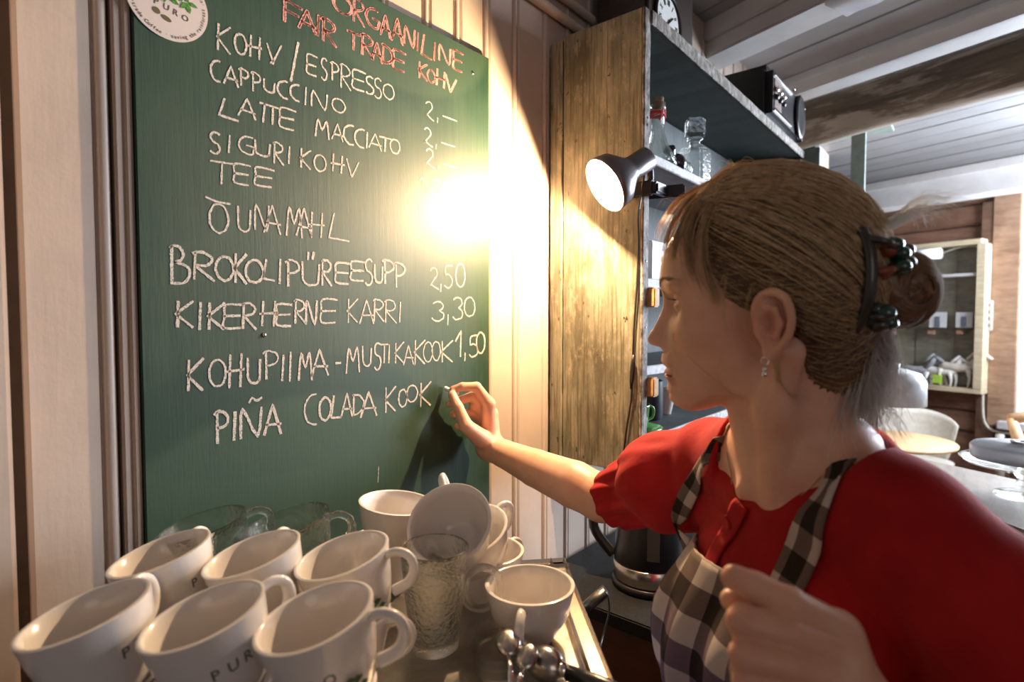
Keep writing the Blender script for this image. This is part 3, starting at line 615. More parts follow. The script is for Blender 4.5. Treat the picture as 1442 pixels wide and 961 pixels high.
pb = onY(440, 700, YB)
c = mixc(nt, math_n(nt, 'MULTIPLY', ell(pb.x, pb.z-.02, .28, .17, .04), .60), c, (.036, .078, .044))
pc = onY(560, 20, YB); c = mixc(nt, math_n(nt, 'MULTIPLY', ell(pc.x, pc.z+.02, .22, .14, .04), .55), c, (.042, .078, .046))
nt.links.new(c, b.inputs['Base Color']); b.inputs['Roughness'].default_value = .52; b.inputs['Specular IOR Level'].default_value = .62
bump(nt, b, mixc(nt, .5, streak, fine), .2, .0012); MAT['board'] = m
cbd = thing('chalkboard', 'green chalkboard covered with a handwritten menu on the panelled wall', 'chalkboard', Vector(((bx0+bx1)/2, WALL-.0065, bz0)))
MB().box((bx0, YB, bz0), (bx1, WALL-.002, bz1), bev=.0012).build('board_panel', MAT['board'], cbd)
MB().box((bx1+.0003, YB+.001, bz0), (bx1+.0018, WALL-.001, bz1)).build('board_edge', simple('raw_edge', (.40, .24, .12), .7), cbd)
for (px, py) in ((665.6, 103), (372, 472)):
    p = onY(px, py, YB); MB().lathe([(0, .0025), (.0016, .0025), (.0032, .0012), (.0036, 0)], 12, Matrix.Translation(p) @ Matrix.Rotation(PI/2, 4, 'X')).build('screw', MAT['steel'], cbd, True)
# stroke letters: x 0..1 to the right, y 0..1 up
def arc(cx, cy, rx, ry, a0, a1, n=10): return [(cx+rx*math.cos(math.radians(a0+(a1-a0)*i/n)), cy+ry*math.sin(math.radians(a0+(a1-a0)*i/n))) for i in range(n+1)]
G = {
'A': [[(0, 0), (.5, 1), (1, 0)], [(.12, .36), (1.0, .34)]],
'B': [[(.12, 0), (.1, 1)], [(0, .92)]+arc(.2, .78, .45, .22, 95, -80)+arc(.25, .3, .72, .28, 85, -95)],
'C': [arc(.75, .5, .72, .5, 75, 285, 14)],
'D': [[(.1, 0), (.12, 1)], [(0, .97)]+arc(.15, .5, .85, .48, 88, -92, 14)],
'E': [[(.95, .98), (.15, 1), (.12, .5), (.1, .02), (.85, 0)], [(.05, .5), (.85, .52)]],
'F': [[(.12, 0), (.15, 1)], [(.02, 1), (1, .88)], [(.15, .55), (.85, .5)]],
'G': [arc(.62, .5, .58, .5, 62, 300, 14)+[(.95, .25), (.98, .45), (.5, .47)]],
'H': [[(.15, 0), (.22, 1)], [(.80, 0), (.88, 1)], [(0, .47), (1.05, .52)]],
'I': [[(.4, 0), (.6, 1)]],
'K': [[(.12, 0), (.15, 1)], [(.98, 1), (.05, .5), (.95, 0)]],
'L': [[(.3, 1), (.05, .04), (1, 0)]],
'M': [[(.0, 0), (.18, 1), (.5, .45), (.82, 1), (1, 0)]],
'N': [[(.03, 0), (.12, 1), (.82, 0), (.98, 1)]],
'O': [arc(.5, .5, .48, .5, 110, 470, 20)],
'P': [[(.22, 0), (.2, 1)], [(0, .9)]+arc(.3, .74, .65, .26, 100, -100, 10)],
'R': [[(.1, 0), (.15, 1)], [(0, .92)]+arc(.3, .76, .6, .24, 100, -80, 10)+[(.2, .5), (1, 0)]],
'S': [arc(.55, .76, .42, .24, 40, 250, 8)+arc(.45, .26, .45, .26, 80, -140, 9)],
'T': [[(0, .98), (1, 1)], [(.5, 1), (.45, 0)]],
'U': [[(.03, 1), (.05, .3)]+arc(.5, .25, .42, .25, 190, 350, 8)+[(.97, .9)]],
'V': [[(0, 1), (.42, 0), (1, .95)]],
'W': [[(0, .8), (.45, .12), (.42, 0)], [(.45, .1), (1, .95)], [(.25, 0), (.5, .2)]],
'#': [[(0, 1), (1, .96)], [(.28, 1), (.2, 0)], [(.72, .98), (.68, 0)]],
'0': [arc(.5, .5, .46, .5, 100, 465, 18)],
'1': [[(.0, .62), (.65, 1), (.6, 0)]],
'2': [arc(.45, .76, .35, .24, 160, -50, 8)+[(.1, .12), (.25, .2), (.5, .1), (1, -.02)]],
'3': [arc(.4, .76, .42, .24, 150, -70, 8)+arc(.38, .26, .5, .27, 75, -150, 9)],
'5': [[(.95, 1), (.2, .95), (.15, .6)]+arc(.4, .3, .48, .3, 110, -140, 9)],
',': [[(.6, 1), (.4, 0)]], '/': [[(1, 1), (0, 0)]], '-': [[(0, .5), (1, .5)]],
'~': [[(0, 0), (.25, .8), (.55, .4), (1, .9)]], '^': [[(0, .7), (.4, .1), (1, 0)]], ':': [[(.1, 0), (.2, 1)], [(.9, 1), (.7, 0)]],
'.': [arc(.5, .5, .5, .5, 0, 360, 8)],
}
def slope(x, y): return (448-y)/(1392-x)
def pol_resample(P, step):
    out = [P[0]]
    for a, b in zip(P, P[1:]):
        L = (b-a).length; n = max(1, int(L/step))
        for i in range(1, n+1): out.append(a+(b-a)*(i/n))
    return out
rnd = random.Random(7)
def ribbon(mb, P, wd, Yr=YB-.0006, jit=.25):
    P = pol_resample(P, .0022); L = len(P); v = []; f = []
    for i, p in enumerate(P):
        t = (P[min(i+1, L-1)]-P[max(i-1, 0)]); t = t.normalized() if t.length > 1e-7 else Vector((1, 0, 0)); s = Vector((-t.z, 0, t.x))
        ww = wd*.5*(1+jit*rnd.uniform(-1, 1)); c = p+Vector((rnd.uniform(-1, 1), 0, rnd.uniform(-1, 1)))*wd*.06
        for q in (c+s*ww, c-s*ww): v.append(Vector((q.x, Yr, q.z)))
    for i in range(L-1): f.append((2*i, 2*i+1, 2*i+3, 2*i+2))
    mb.add(v, f)
def chalk_mat(name, col):
    m, nt, b = nodes(name); n = noise_t(nt, coords(nt), 900, 3, .7); b.inputs['Base Color'].default_value = (*col, 1); b.inputs['Roughness'].default_value = .9
    a = ramp(nt, n, [(.38, .25), (.52, 1)]); nt.links.new(a.outputs[0], b.inputs['Alpha']); return m
MAT['chalk'] = chalk_mat('white_chalk', (.66, .60, .54)); MAT['pinkchalk'] = chalk_mat('pink_chalk', (.78, .36, .32))
def word(letters, mat='chalk', wd=.0033, double=False):
    wd *= .80 if not double else .68
    mb = MB()
    for (ch, x0, x1, y0, y1) in letters:
        sl = slope((x0+x1)/2, (y0+y1)/2); h = (y1-y0) - abs(sl)*(x1-x0)*.8; yb = y1-abs(sl)*(x1-x0)*.4 if ch not in '-~^' else y1; h = max(h, (y1-y0)*.55)
        if ch in '/,-~^:.': h = y1-y0; yb = y1; sl = sl if ch in '-^' else 0
        for rep in range(2 if double else 1):
            for st in G[ch]:
                pts = []
                for (ux, uy) in st:
                    ux += rnd.uniform(-.02, .02)+rep*.07; uy += rnd.uniform(-.02, .02)
                    px = x0+ux*(x1-x0); py = yb-uy*h+sl*(ux-.5)*(x1-x0); p = onY(px, py, YB); pts.append(p)
                if len(pts) > 3: pts = catmull(pts, 3)
                dpt = .0048 if False else wd
                ribbon(mb, pts, dpt*rnd.uniform(.85, 1.15))
    return mb.build('chalk_lettering', MAT[mat], cbd)
W_ = word
W_([('O', 468, 495, -10, 24), ('R', 495.5, 512, -4, 37), ('G', 514, 533, 8, 42), ('A', 535, 549, 19, 55), ('A', 551, 566, 23, 63), ('N', 568, 583.5, 36, 68), ('I', 584, 591, 44, 73), ('L', 592, 607, 47, 83), ('I', 608, 615, 58, 87), ('N', 617, 634, 62, 92), ('E', 636, 652, 70, 102)], 'pinkchalk', .0046, True)
W_([('F', 396, 424, -2, 40), ('A', 420, 443, 11, 48), ('I', 444, 451, 20, 52), ('R', 451.5, 472, 25, 65)], 'pinkchalk', .005, True)
W_([('T', 488, 507, 43, 74), ('R', 507, 525, 47, 83), ('A', 523, 537, 58, 89), ('D', 537, 552, 62, 93), ('E', 551, 571, 69, 102)], 'pinkchalk', .0046, True)
W_([('K', 588, 601, 86, 114), ('O', 601, 612, 97, 118), ('H', 612, 627, 96, 125), ('V', 627, 642, 105, 133)], 'pinkchalk', .0042, True)
W_([('K', 304, 325, 33, 76), ('O', 330, 347, 46, 79), ('H', 349, 368, 48, 85), ('W', 375, 396, 55, 95)]); W_([('/', 409, 420, 60, 116)], wd=.005)
W_([('E', 430, 448, 76, 108), ('S', 451, 461, 81, 114), ('P', 465, 477, 87, 116), ('R', 478, 494, 90, 128), ('E', 494, 516, 97, 130), ('S', 514, 527, 106, 135), ('S', 526, 538, 109, 140), ('O', 539, 555, 117, 142)])
W_([('C', 296, 311, 83, 116), ('A', 315, 335, 91, 123), ('P', 336, 350, 96, 124), ('P', 353, 367, 101, 132), ('U', 371, 387, 111, 132), ('C', 390, 406, 112, 140), ('C', 408, 422, 117, 143), ('I', 427, 433, 122, 149), ('N', 438, 461, 127, 156), ('O', 467, 486, 137, 161)])
W_([('L', 307, 336, 137, 170), ('A', 335, 360, 137, 169), ('#', 365, 392, 145, 178), ('E', 391, 418, 151, 184)])
W_([('M', 444, 463, 168, 197), ('A', 467, 483, 173, 200), ('C', 483, 499, 174, 205), ('C', 499, 514, 180, 209), ('I', 514, 519, 185, 210), ('A', 519, 537, 187, 213), ('T', 534, 551, 192, 216), ('O', 549, 563, 195, 218)])
W_([('S', 294, 311, 185, 218), ('I', 318, 327, 189, 217), ('G', 335, 358, 190, 219), ('U', 358, 381, 197, 222), ('R', 384, 399, 200, 233), ('I', 404, 410, 206, 232), ('K', 422, 438, 209, 239), ('O', 442, 459, 217, 243), ('H', 465, 484, 216, 245), ('V', 488, 505, 224, 252)])
W_([('T', 296, 330, 226, 263), ('E', 327, 354, 230, 262), ('E', 356, 388, 235, 265)])
W_([('^', 289, 324, 278, 285), ('O', 294, 322, 286, 330), ('U', 334, 353, 290, 327), ('N', 358, 379, 287, 326), ('A', 371, 395, 288, 331), ('M', 403, 425, 292, 335), ('A', 417, 439, 293, 335), ('H', 435, 456, 298, 335), ('L', 461, 491, 300, 340)])
W_([('B', 238, 268, 345, 402), ('R', 270, 302, 355, 396), ('O', 303, 329, 361, 396), ('K', 329, 348, 357, 400), ('O', 345, 371, 366, 399), ('L', 369, 387, 365, 395), ('I', 391, 397, 364, 400), ('P', 401, 422, 366, 404), ('U', 425, 450, 368, 403), (':', 432, 443, 355, 366),
    ('R', 452, 467, 366, 403), ('E', 470, 494, 370, 400), ('E', 492, 515, 368, 396), ('S', 513, 525, 365, 402), ('U', 527, 539, 372, 399), ('P', 538, 555, 366, 401), ('P', 554, 571, 370, 406)], wd=.0042)
W_([('2', 604, 618, 377, 407), (',', 619, 622, 400, 411), ('5', 625, 638, 374, 406), ('0', 641, 655, 371, 405)])
W_([('K', 246, 273, 424, 461), ('I', 278, 285, 426, 466), ('K', 291, 317, 426, 464), ('E', 312, 344, 429, 462), ('R', 340, 361, 427, 464), ('H', 365, 390, 424, 460), ('E', 387, 413, 429, 459), ('R', 414, 430, 423, 456), ('N', 430, 446, 423, 457), ('E', 449, 477, 422, 455)], wd=.004)
W_([('K', 488, 504, 421, 455), ('A', 506, 526, 423, 456), ('R', 525, 541, 422, 453), ('R', 541, 558, 423, 455), ('I', 560, 566, 425, 454)]); W_([('3', 609, 627, 425, 452), (',', 629, 632, 443, 458), ('3', 638, 653, 419, 450), ('0', 653, 669, 419, 446)])
W_([('K', 262, 287, 505, 551), ('O', 294, 318, 506, 545), ('H', 319, 343, 498, 547), ('U', 348, 367, 503, 541), ('P', 370, 392, 494, 534), ('I', 393, 403, 499, 537), ('I', 405, 412, 495, 537), ('M', 420, 439, 496, 537), ('A', 438, 462, 491, 530), ('-', 472, 480, 509, 514)], wd=.004)
W_([('M', 487, 506, 489, 526), ('U', 510, 523, 487, 516), ('S', 526, 537, 483, 521), ('T', 536, 546, 485, 512), ('I', 545, 550, 485, 512), ('K', 555, 569, 482, 512), ('A', 568, 582, 486, 514), ('K', 582, 599, 479, 514), ('O', 596, 609, 482, 510), ('O', 608, 620, 481, 508), ('K', 620, 638, 479, 511)])
W_([('1', 641, 653, 466, 504), (',', 653, 656, 497, 509), ('5', 660, 674, 472, 503), ('0', 670, 683, 468, 498)], wd=.0042)
W_([('P', 301, 322, 578, 626), ('I', 325, 335, 579, 621), ('N', 338, 368, 573, 618), ('~', 350, 369, 559, 568), ('A', 371, 396, 569, 614)], wd=.0046)
W_([('C', 428, 447, 555, 600), ('O', 449, 466, 559, 593), ('L', 465, 481, 556, 590), ('A', 480, 496, 553, 589), ('D', 496, 512, 554, 585), ('A', 507, 530, 551, 589)], wd=.004)
W_([('K', 541, 558, 544, 582), ('O', 561, 573, 548, 574), ('O', 572, 588, 542, 567), ('K', 590, 607, 538, 573)], wd=.004)
for (x, y) in ((598, 142), (596, 179), (599, 209)): W_([('2', x, x+13, y, y+28), (',', x+17, x+19, y+24, y+31), ('-', x+25, x+45, y+24, y+26)], wd=.003)
W_([('1', 590, 598, 249, 267), (',', 600, 602, 262, 273), ('5', 607, 619, 252, 276), ('0', 622, 639, 254, 278)], wd=.003); W_([('1', 585, 593, 281, 303)], wd=.003)
W_([('I', 530, 535, 657, 680)], wd=.002)

# ------------------------------------------------------------------ text meshes from the built-in font
_tc = {}
def text_geo(s, size):
    if s not in _tc:
        cu = bpy.data.curves.new('t', 'FONT'); cu.body = s; cu.size = 1; cu.resolution_u = 2; cu.offset = .012
        o = bpy.data.objects.new('t', cu); COL.objects.link(o); dg_ = bpy.context.evaluated_depsgraph_get(); me = bpy.data.meshes.new_from_object(o.evaluated_get(dg_))
        _tc[s] = ([v.co.copy() for v in me.vertices], [tuple(p.vertices) for p in me.polygons]); bpy.data.objects.remove(o); bpy.data.curves.remove(cu); bpy.data.meshes.remove(me)
    V, Fc = _tc[s]; return [v*size for v in V], Fc
# round sticker
sc = onY(236, 2, YB); SR = .047; Ts = Matrix.Translation((sc.x, YB-.0008, sc.z)) @ Matrix.Rotation(PI/2, 4, 'X')
stk = thing('round_sticker', 'round white coffee sticker with green leaves at the top left of the chalkboard', 'sticker', Vector((sc.x, YB-.001, sc.z-SR)))
MB().lathe([(0, .0006), (SR, .0006), (SR, 0)], 64, Ts).build('sticker_disc', simple('sticker_white', (.60, .53, .50), .5, var=.03), stk)
tm = MB()
def glyph(mb, ch, M_, size):
    if ch == ' ': return
    V, Fc = text_geo(ch, size); xs = [v.x for v in V]; cx = (min(xs)+max(xs))/2; mb.add([M_ @ Vector((v.x-cx, v.y, .0009)) for v in V], Fc)
for i, ch in enumerate('PURO'): glyph(tm, ch, Ts @ Matrix.Rotation(math.radians(-8), 4, 'Z') @ Matrix.Translation((-.012+i*.011, -.011-.001*i, 0)), .0105)
txt = 'Fairtrade Coffee · saving the rainforest .com'
for i, ch in enumerate(txt):
    a = math.radians(-172+i*4.6); glyph(tm, ch, Ts @ Matrix.Rotation(a+PI/2, 4, 'Z') @ Matrix.Translation((0, -.0435, 0)), .0062)
tm.build('sticker_print', simple('print_brown', (.10, .07, .05), .6), stk)
lm = MB(); r2 = random.Random(3)
for i in range(34):
    a = r2.uniform(0, 2*PI); rr = r2.uniform(0, .02); cx, cy = .006+rr*1.25*math.cos(a), .018+rr*.75*math.sin(a); L = r2.uniform(.008, .014); an = r2.uniform(-2.6, -.3) if cy < .02 else r2.uniform(-PI, PI)
    if math.hypot(cx+L*math.cos(an), cy+L*math.sin(an)) > .042: continue
    d = Vector((math.cos(an), math.sin(an), 0)); s = Vector((-d.y, d.x, 0)); c0 = Vector((cx, cy, .0010+.00002*i))
    lm.add([Ts @ (c0+q) for q in (Vector(), d*L*.3+s*L*.22, d*L*.65+s*L*.2, d*L, d*L*.65-s*L*.2, d*L*.3-s*L*.22)], [(0, 1, 2, 3, 4, 5)])
lm.build('leaf_print', simple('leaf_green', (.07, .22, .03), .5, var=.5, vs_=300), stk)
lm = MB()
for (cx, cy, L, an, w0) in ((-.017, -.014, .009, -.6, .42), (-.008, -.020, .012, -.35, .25)):
    d = Vector((math.cos(an), math.sin(an), 0)); s = Vector((-d.y, d.x, 0)); lm.add([Ts @ (Vector((cx, cy, .001))+d*L*(.5+.5*math.cos(t))*1+s*L*w0*math.sin(t)) for t in [2*PI*k/14 for k in range(14)]], [tuple(range(14))])
lm.build('bean_print', simple('bean_brown', (.12, .10, .04), .5), stk)

# ------------------------------------------------------------------ clamp lamp
LP = at(851, 262, 1.0); LP = onX(851, 262, XS-.10)      # centre of the rim
tdir = (LP-EYE).normalized(); imgl = (-RT*.845 - UP*.535); imgl = (imgl-tdir*imgl.dot(tdir)).normalized(); LN = (imgl*.87-tdir*.49).normalized()
LQ = LN.to_track_quat('Z', 'Y').to_matrix().to_4x4(); TL = Matrix.Translation(LP) @ LQ
lmp = thing('clamp_lamp', 'small dark clip-on spotlight switched on, clamped to the shelf unit edge', 'lamp', LP)
RS = .056
shm = simple('lamp_shade_paint', (.10, .09, .10), .35, .2, coat=.3)
MB().lathe([(RS, .0), (RS+.001, .0), (RS+.001, -.012), (RS-.002, -.03), (.030, -.060), (.025, -.07), (.025, -.115), (.018, -.121), (0, -.121), (0, -.119), (.017, -.119), (.023, -.113), (.023, -.07), (.028, -.059), (RS-.004, -.029), (RS-.001, -.012)], 48, TL, close=True).build('lamp_shade', shm, lmp, True)
bulbm, nt, b = nodes('bulb_glow'); b.inputs['Base Color'].default_value = (1, .9, .75, 1); b.inputs['Emission Color'].default_value = (1, .80, .52, 1); b.inputs['Emission Strength'].default_value = 14
MB().lathe([(.0, -.0105), (.018, -.011), (.034, -.0135), (.046, -.018), (.049, -.024), (.038, -.040), (.02, -.06), (0, -.062)], 40, TL).build('bulb', bulbm, lmp, True)
pl_ = bpy.data.lights.new('lamp_light', 'POINT'); pl_.energy = 43.0; pl_.color = (1.0, .69, .40); pl_.shadow_soft_size = .006
po = bpy.data.objects.new('lamp_light', pl_); COL.objects.link(po); po.location = LP+LN*(-.001); 
# clamp: two jaws over the front edge of the side panel, arm and cable
neck = LP-LN*.095
jc = Vector((XS+.012, YS, LP.z+.004))
MB().tube(catmull([neck-LN*.022, (neck-LN*.02+jc)/2+Vector((-.004, -.012, .0)), jc+Vector((0, -.012, 0))], 5), .007, 10).build('swivel_arm', MAT['blackmetal'], lmp, True)
cl_ = MB(); cl_.box((XS-.014, YS-.030, jc.z-.016), (XS-.006, YS+.045, jc.z+.016), bev=.003); cl_.build('clamp_jaw', MAT['blackmetal'], lmp)
cl_ = MB(); cl_.box((-.004, -.06, -.013), (.004, .03, .013), Matrix.Translation((XS+TH+.016, YS-.012, jc.z)) @ Matrix.Rotation(.25, 4, 'Z'), .003); cl_.build('clamp_jaw', MAT['blackmetal'], lmp)
MB().box((XS-.012, YS-.040, jc.z-.012), (XS+TH+.018, YS-.024, jc.z+.012), bev=.004).build('clamp_body', MAT['blackplastic'], lmp)
xc = XS-.006
cp = [neck-LN*.02, Vector((xc-.002, YS+.004, onX(899, 300, xc).z))]+[onX(px, py, xc) for px, py in ((899, 340), (897, 400), (893, 460), (891, 510), (889, 560), (883, 600), (878, 640))]
MB().tube(catmull(cp, 5), .0022, 7).build('cable', MAT['blackplastic'], lmp, True)
a_, b__ = onX(892, 500, xc-.003), onX(888.5, 548, xc-.003)
MB().tube([a_, a_.lerp(b__, .25), a_.lerp(b__, .5), a_.lerp(b__, .75), b__], [.003, .0058, .0068, .0058, .003], 12, .8).build('inline_switch', MAT['blackplastic'], lmp, True)

# ------------------------------------------------------------------ espresso machine top with the cups
ZTr = H0-.370
def mc(x, d): return EYE+RT*x+FW*d            # plan point in camera frame
pA = onZ(796, 794, ZTr+.006); pB = onZ(868, 975, ZTr+.006)      # right edge
ax = (pB-pA); ax.z = 0; ax.normalize(); side_ = Vector((-ax.y, ax.x, 0))
if side_.dot(RT) > 0: side_ = -side_                              # to the left
R0 = Vector((pA.x, pA.y, 0))
plan = [(0, 0), (.43, 0), (.43, 0)]
c_br = R0; c_fr = R0+ax*.50; c_bl = R0+side_*.30; c_l2 = None
YL = WALL-.035
t_ = (YL-.05-c_bl.y)/1
c_l1 = R0+side_*.34+ax*.02; c_l3 = R0+side_*.60+ax*.28; c_l4 = R0+side_*.60+ax*.50
poly = [c_br, c_l1, c_l3, c_l4, c_fr]
em = thing('coffee_machine', 'steel topped coffee machine used as a rack for cups', 'coffee machine', Vector((c_fr.x, c_fr.y, .9)))
cen = sum(poly, Vector())/len(poly)
def off(p, k): return p+(cen-p).normalized()*k
trm, nt, b = nodes('brushed_tray'); n = noise_t(nt, coords(nt, (1, 1, 1)), 12, 6, .65, .5); n2 = noise_t(nt, coords(nt), 70, 3)
nt.links.new(ramp(nt, n, [(.3, (.22, .19, .16)), (.7, (.44, .40, .35))]).outputs[0], b.inputs['Base Color']); b.inputs['Metallic'].default_value = .9; nt.links.new(ramp(nt, n2, [(.3, .28), (.7, .42)]).outputs[0], b.inputs['Roughness']); bump(nt, b, n, .25, .003)
MB().prism([off(p, .03)+UP*(ZTr-.006) for p in poly], UP*.006).build('tray_floor', trm, em)
MB().prism([off(p, .012)+UP*.93 for p in poly], UP*(ZTr-.93-.012)).build('machine_body', MAT['blackmetal'], em)
for i in range(5):
    a, c = poly[i], poly[(i+1) % 5]; d = (c-a).normalized(); inn = Vector((-d.y, d.x, 0)); inn = inn if inn.dot(cen-a) > 0 else -inn
    rb = MB(); rb.prism([a+UP*(ZTr-.10), a+inn*.024+UP*(ZTr-.10), a+inn*.024+UP*(ZTr+.012), a+inn*.0215+UP*(ZTr+.016), a+inn*.019+UP*(ZTr+.011), a+inn*.005+UP*(ZTr+.011), a+inn*.0025+UP*(ZTr+.016), a+UP*(ZTr+.012)], c-a); rb.build('tray_rail', MAT['steel'], em)
MB().prism([off(p, -.004)+UP*.905 for p in poly], UP*.03).build('machine_foot', MAT['blackplastic'], em)
# counter below the machine
mcn = thing('machine_counter', 'dark wooden counter carrying the coffee machine', 'counter', Vector((cen.x, cen.y, 0)))
MB().prism([off(p, -.02)+UP*.87 for p in poly], UP*.035).build('worktop', MAT['darkwood'], mcn); MB().prism([off(p, .03) for p in poly], UP*.87).build('counter_body', MAT['darkwood'], mcn)
# black paddle and lead on the right of the machine
pdl = thing('steam_paddle', 'black plastic paddle lever sticking out right of the coffee machine', 'lever', at(822, 880, .64))
MB().tube([at(806, 872, .72), at(853, 832, .72)], [.010, .012], 10, .45).build('paddle', MAT['blackplastic'], pdl, True)
MB().tube(catmull([at(854, 832, .72), at(858, 860, .72), at(848, 900, .70), at(842, 925, .66), at(838, 960, .62)], 5), .0012, 6).build('lead', MAT['blackplastic'], pdl, True)

# cups ------------------------------------------------------------
def cup_profile(h=.072, r=.0465, rb=.026, t=.0042):
    return [(0, .003), (rb-.004, .003), (rb-.003, 0), (rb, 0), (rb+.002, .004), (rb+.008, .012), (r-.006, .034), (r-.0025, .052), (r, h-.003), (r+.0004, h-.001), (r-t*.5, h), (r-t, h-.0015), (r-t-.0015, .052), (r-t-.004, .034), (rb+.004, .013), (rb-.004, .007), (0, .0055)]
def handle_pts(r, h): return catmull([(r-.004, 0, h*.86), (r+.010, 0, h*.89), (r+.021, 0, h*.79), (r+.022, 0, h*.60), (r+.013, 0, h*.42), (r-.004, 0, h*.33)], 6)
def make_cup(name, label, group, mat, r=.0465, h=.072, rb=.026, letters=True):
    t = ident(thing(name, label, 'cup', (0, 0, 0), group)); ident(t)
    sharp(MB().lathe(cup_profile(h, r, rb), 64).build('cup_body', mat, t, True), 70)
    MB().tube(handle_pts(r, h), .0042, 12, 1.35).build('handle', mat, t, True)
    if letters:
        tm = MB(); zt = h*.50
        for i, ch in enumerate('PURO'):
            V, Fc = text_geo(ch, .0125); xs = [v.x for v in V]; cx = (min(xs)+max(xs))/2; out = []
            for v in V:
                z = zt+v.y; q = min(1, max(0, (z-.034)/(h-.034))); rr = (r-.006)+(.0055)*q if z > .034 else r-.006-(.034-z)*.35
                a = math.radians(-90-22+i*17)+(v.x-cx)/rr; rr += .0006; out.append((rr*math.cos(a), rr*math.sin(a), z))
            tm.add(out, Fc)
        tm.build('cup_print', MAT['print'], t)
        lf = MB()
        for k in range(4):
            an = math.radians(-90+52); a0 = an+.12*math.cos(k*1.3); z0 = zt-.012+.008*math.sin(k*.9); rr = r-.0035
            lf.add([((rr+.0008)*math.cos(a0+dx/rr), (rr+.0008)*math.sin(a0+dx/rr), z0+dz) for dx, dz in ((-.004, 0), (0, .003), (.005, 0), (0, -.003))], [(0, 1, 2, 3)])
        lf.build('leaf_print', MAT['printgreen'], t)
    return t
proto = {}
def put(kind, loc, ang, label, name=None, tilt=None, used=set()):
    spec = {'white': ('coffee_cup', 'white porcelain cups on the machine', MAT['porcelain'], .0465, .072, .027, True), 'plain': ('coffee_cup', 'white porcelain cups on the machine', MAT['porcelain'], .0465, .070, .025, False),
            'wide': ('coffee_cup', 'white porcelain cups on the machine', MAT['porcelain'], .0510, .066, .025, False), 'glass': ('glass_cup', 'glass cups at the back of the machine', MAT['glass'], .0480, .070, .030, False)}[kind]
    if kind not in proto: proto[kind] = make_cup(spec[0], label, spec[1], *spec[2:]); o = proto[kind]
    else: o = copy_tree(proto[kind])
    o['label'] = label; o.location = loc
    R = Matrix.Rotation(ang, 4, 'Z')
    if tilt: R = Matrix.Rotation(tilt[1], 4, Vector(tilt[0])) @ R
    o.rotation_euler = R.to_euler(); return o
HR = math.atan2(RT.y, RT.x)                 # angle of the camera's right in plan
zt = ZTr+.0005; NEST = .060
front = [((128, 876), .455, 'far left'), ((292, 880), .452, 'second from left'), ((446, 872), .450, 'third from left')]
second = [((231, 800), .572, 'far left'), ((359, 797), .570, 'second from left'), ((484, 796), .567, 'third from left')]
for row, arr, dd in (('front', front, .450), ('second', second, .567)):
    for (p, d, nm_) in arr:
        q = at(*p, d); zr = ZTr+.072+NEST
        a = HR+{'far left': 1.75, 'second from left': 1.15 if row == 'front' else 1.75, 'third from left': .15}[nm_]
        put('white', (q.x, q.y, zt), a-.35 if row == 'front' else a-.2, 'white lettered cup under the %s cup of the %s row' % (nm_, row))
        put('white', (q.x+RT.x*.016, q.y+RT.y*.016, zt+NEST+.004), a-.25, 'white lettered cup on top, %s in the %s row' % (nm_, row), tilt=(FW*-.22+RT*.10, .24))
q = at(560, 985, .40); put('white', (q.x, q.y, zt), HR+1.2, 'white cup at the bottom edge in front of the tall glass mug, handle up')
q = at(305, 746, .655); put('glass', (q.x, q.y, zt+.0), HR+.4, 'pressed glass cup below the rearmost left glass cup'); put('glass', (q.x, q.y, zt+NEST+.004), HR+.5, 'pressed glass cup on top at the back, left of the pair', tilt=(FW*-.2+RT*.09, .22))
q = at(424, 744, .665); put('glass', (q.x, q.y, zt+.0), HR+.0, 'pressed glass cup below the right glass cup of the back pair'); put('glass', (q.x, q.y, zt+NEST+.004), HR+.1, 'pressed glass cup on top at the back, handle to the right', tilt=(FW*-.2+RT*.09, .22))
q = at(545, 770, .77); put('plain', (q.x, q.y, zt), HR+.6, 'plain white cup under the one behind the glass mug'); 
q = at(552, 765, .765); put('wide', (q.x, q.y, zt+.054), HR+.75, 'plain white cup tilted against the board behind the glass mug', tilt=(FW, .12))
q = at(683, 800, .735); put('wide', (q.x, q.y, zt), HR+.9, 'plain white cup at the base of the leaning stack')
q2 = at(676, 772, .725); put('wide', (q2.x, q2.y, zt+.043), HR+.8, 'plain white cup in the middle of the leaning stack', tilt=(RT*.75-FW*.55, .38))
q3 = at(652, 752, .705); put('wide', (q3.x, q3.y, zt+.083), HR+1.75, 'white cup on top of the leaning stack, mouth turned to the camera', tilt=(RT*.9-FW*.25, .80))
q = at(746, 850, .640); put('wide', (q.x, q.y, zt), HR-1.75, 'single plain white cup with handle towards the camera at the tray edge')
# tall pressed glass mug
q = at(612, 865, .622); gm_ = thing('glass_mug', 'tall pressed glass mug with round handle standing on the tray', 'mug', Vector((q.x, q.y, zt)))
T = Matrix.Translation((q.x, q.y, zt)) @ Matrix.Rotation(HR+.25, 4, 'Z')
MB().lathe([(0, .001), (.024, .001), (.027, .004), (.0285, .02), (.036, .098), (.0375, .112), (.0385, .1145), (.037, .116), (.0355, .1145), (.034, .098), (.026, .018), (.022, .012), (0, .011)], 60, T).build('mug_body', MAT['glass'], gm_, True)
MB().tube([(.034+.020+.021*math.cos(a), 0, .062+.024*math.sin(a)) for a in [2*PI*k/28 for k in range(28)]], .0048, 10, 1.0, T, closed=True).build('handle', MAT['clearglass'], gm_, True)
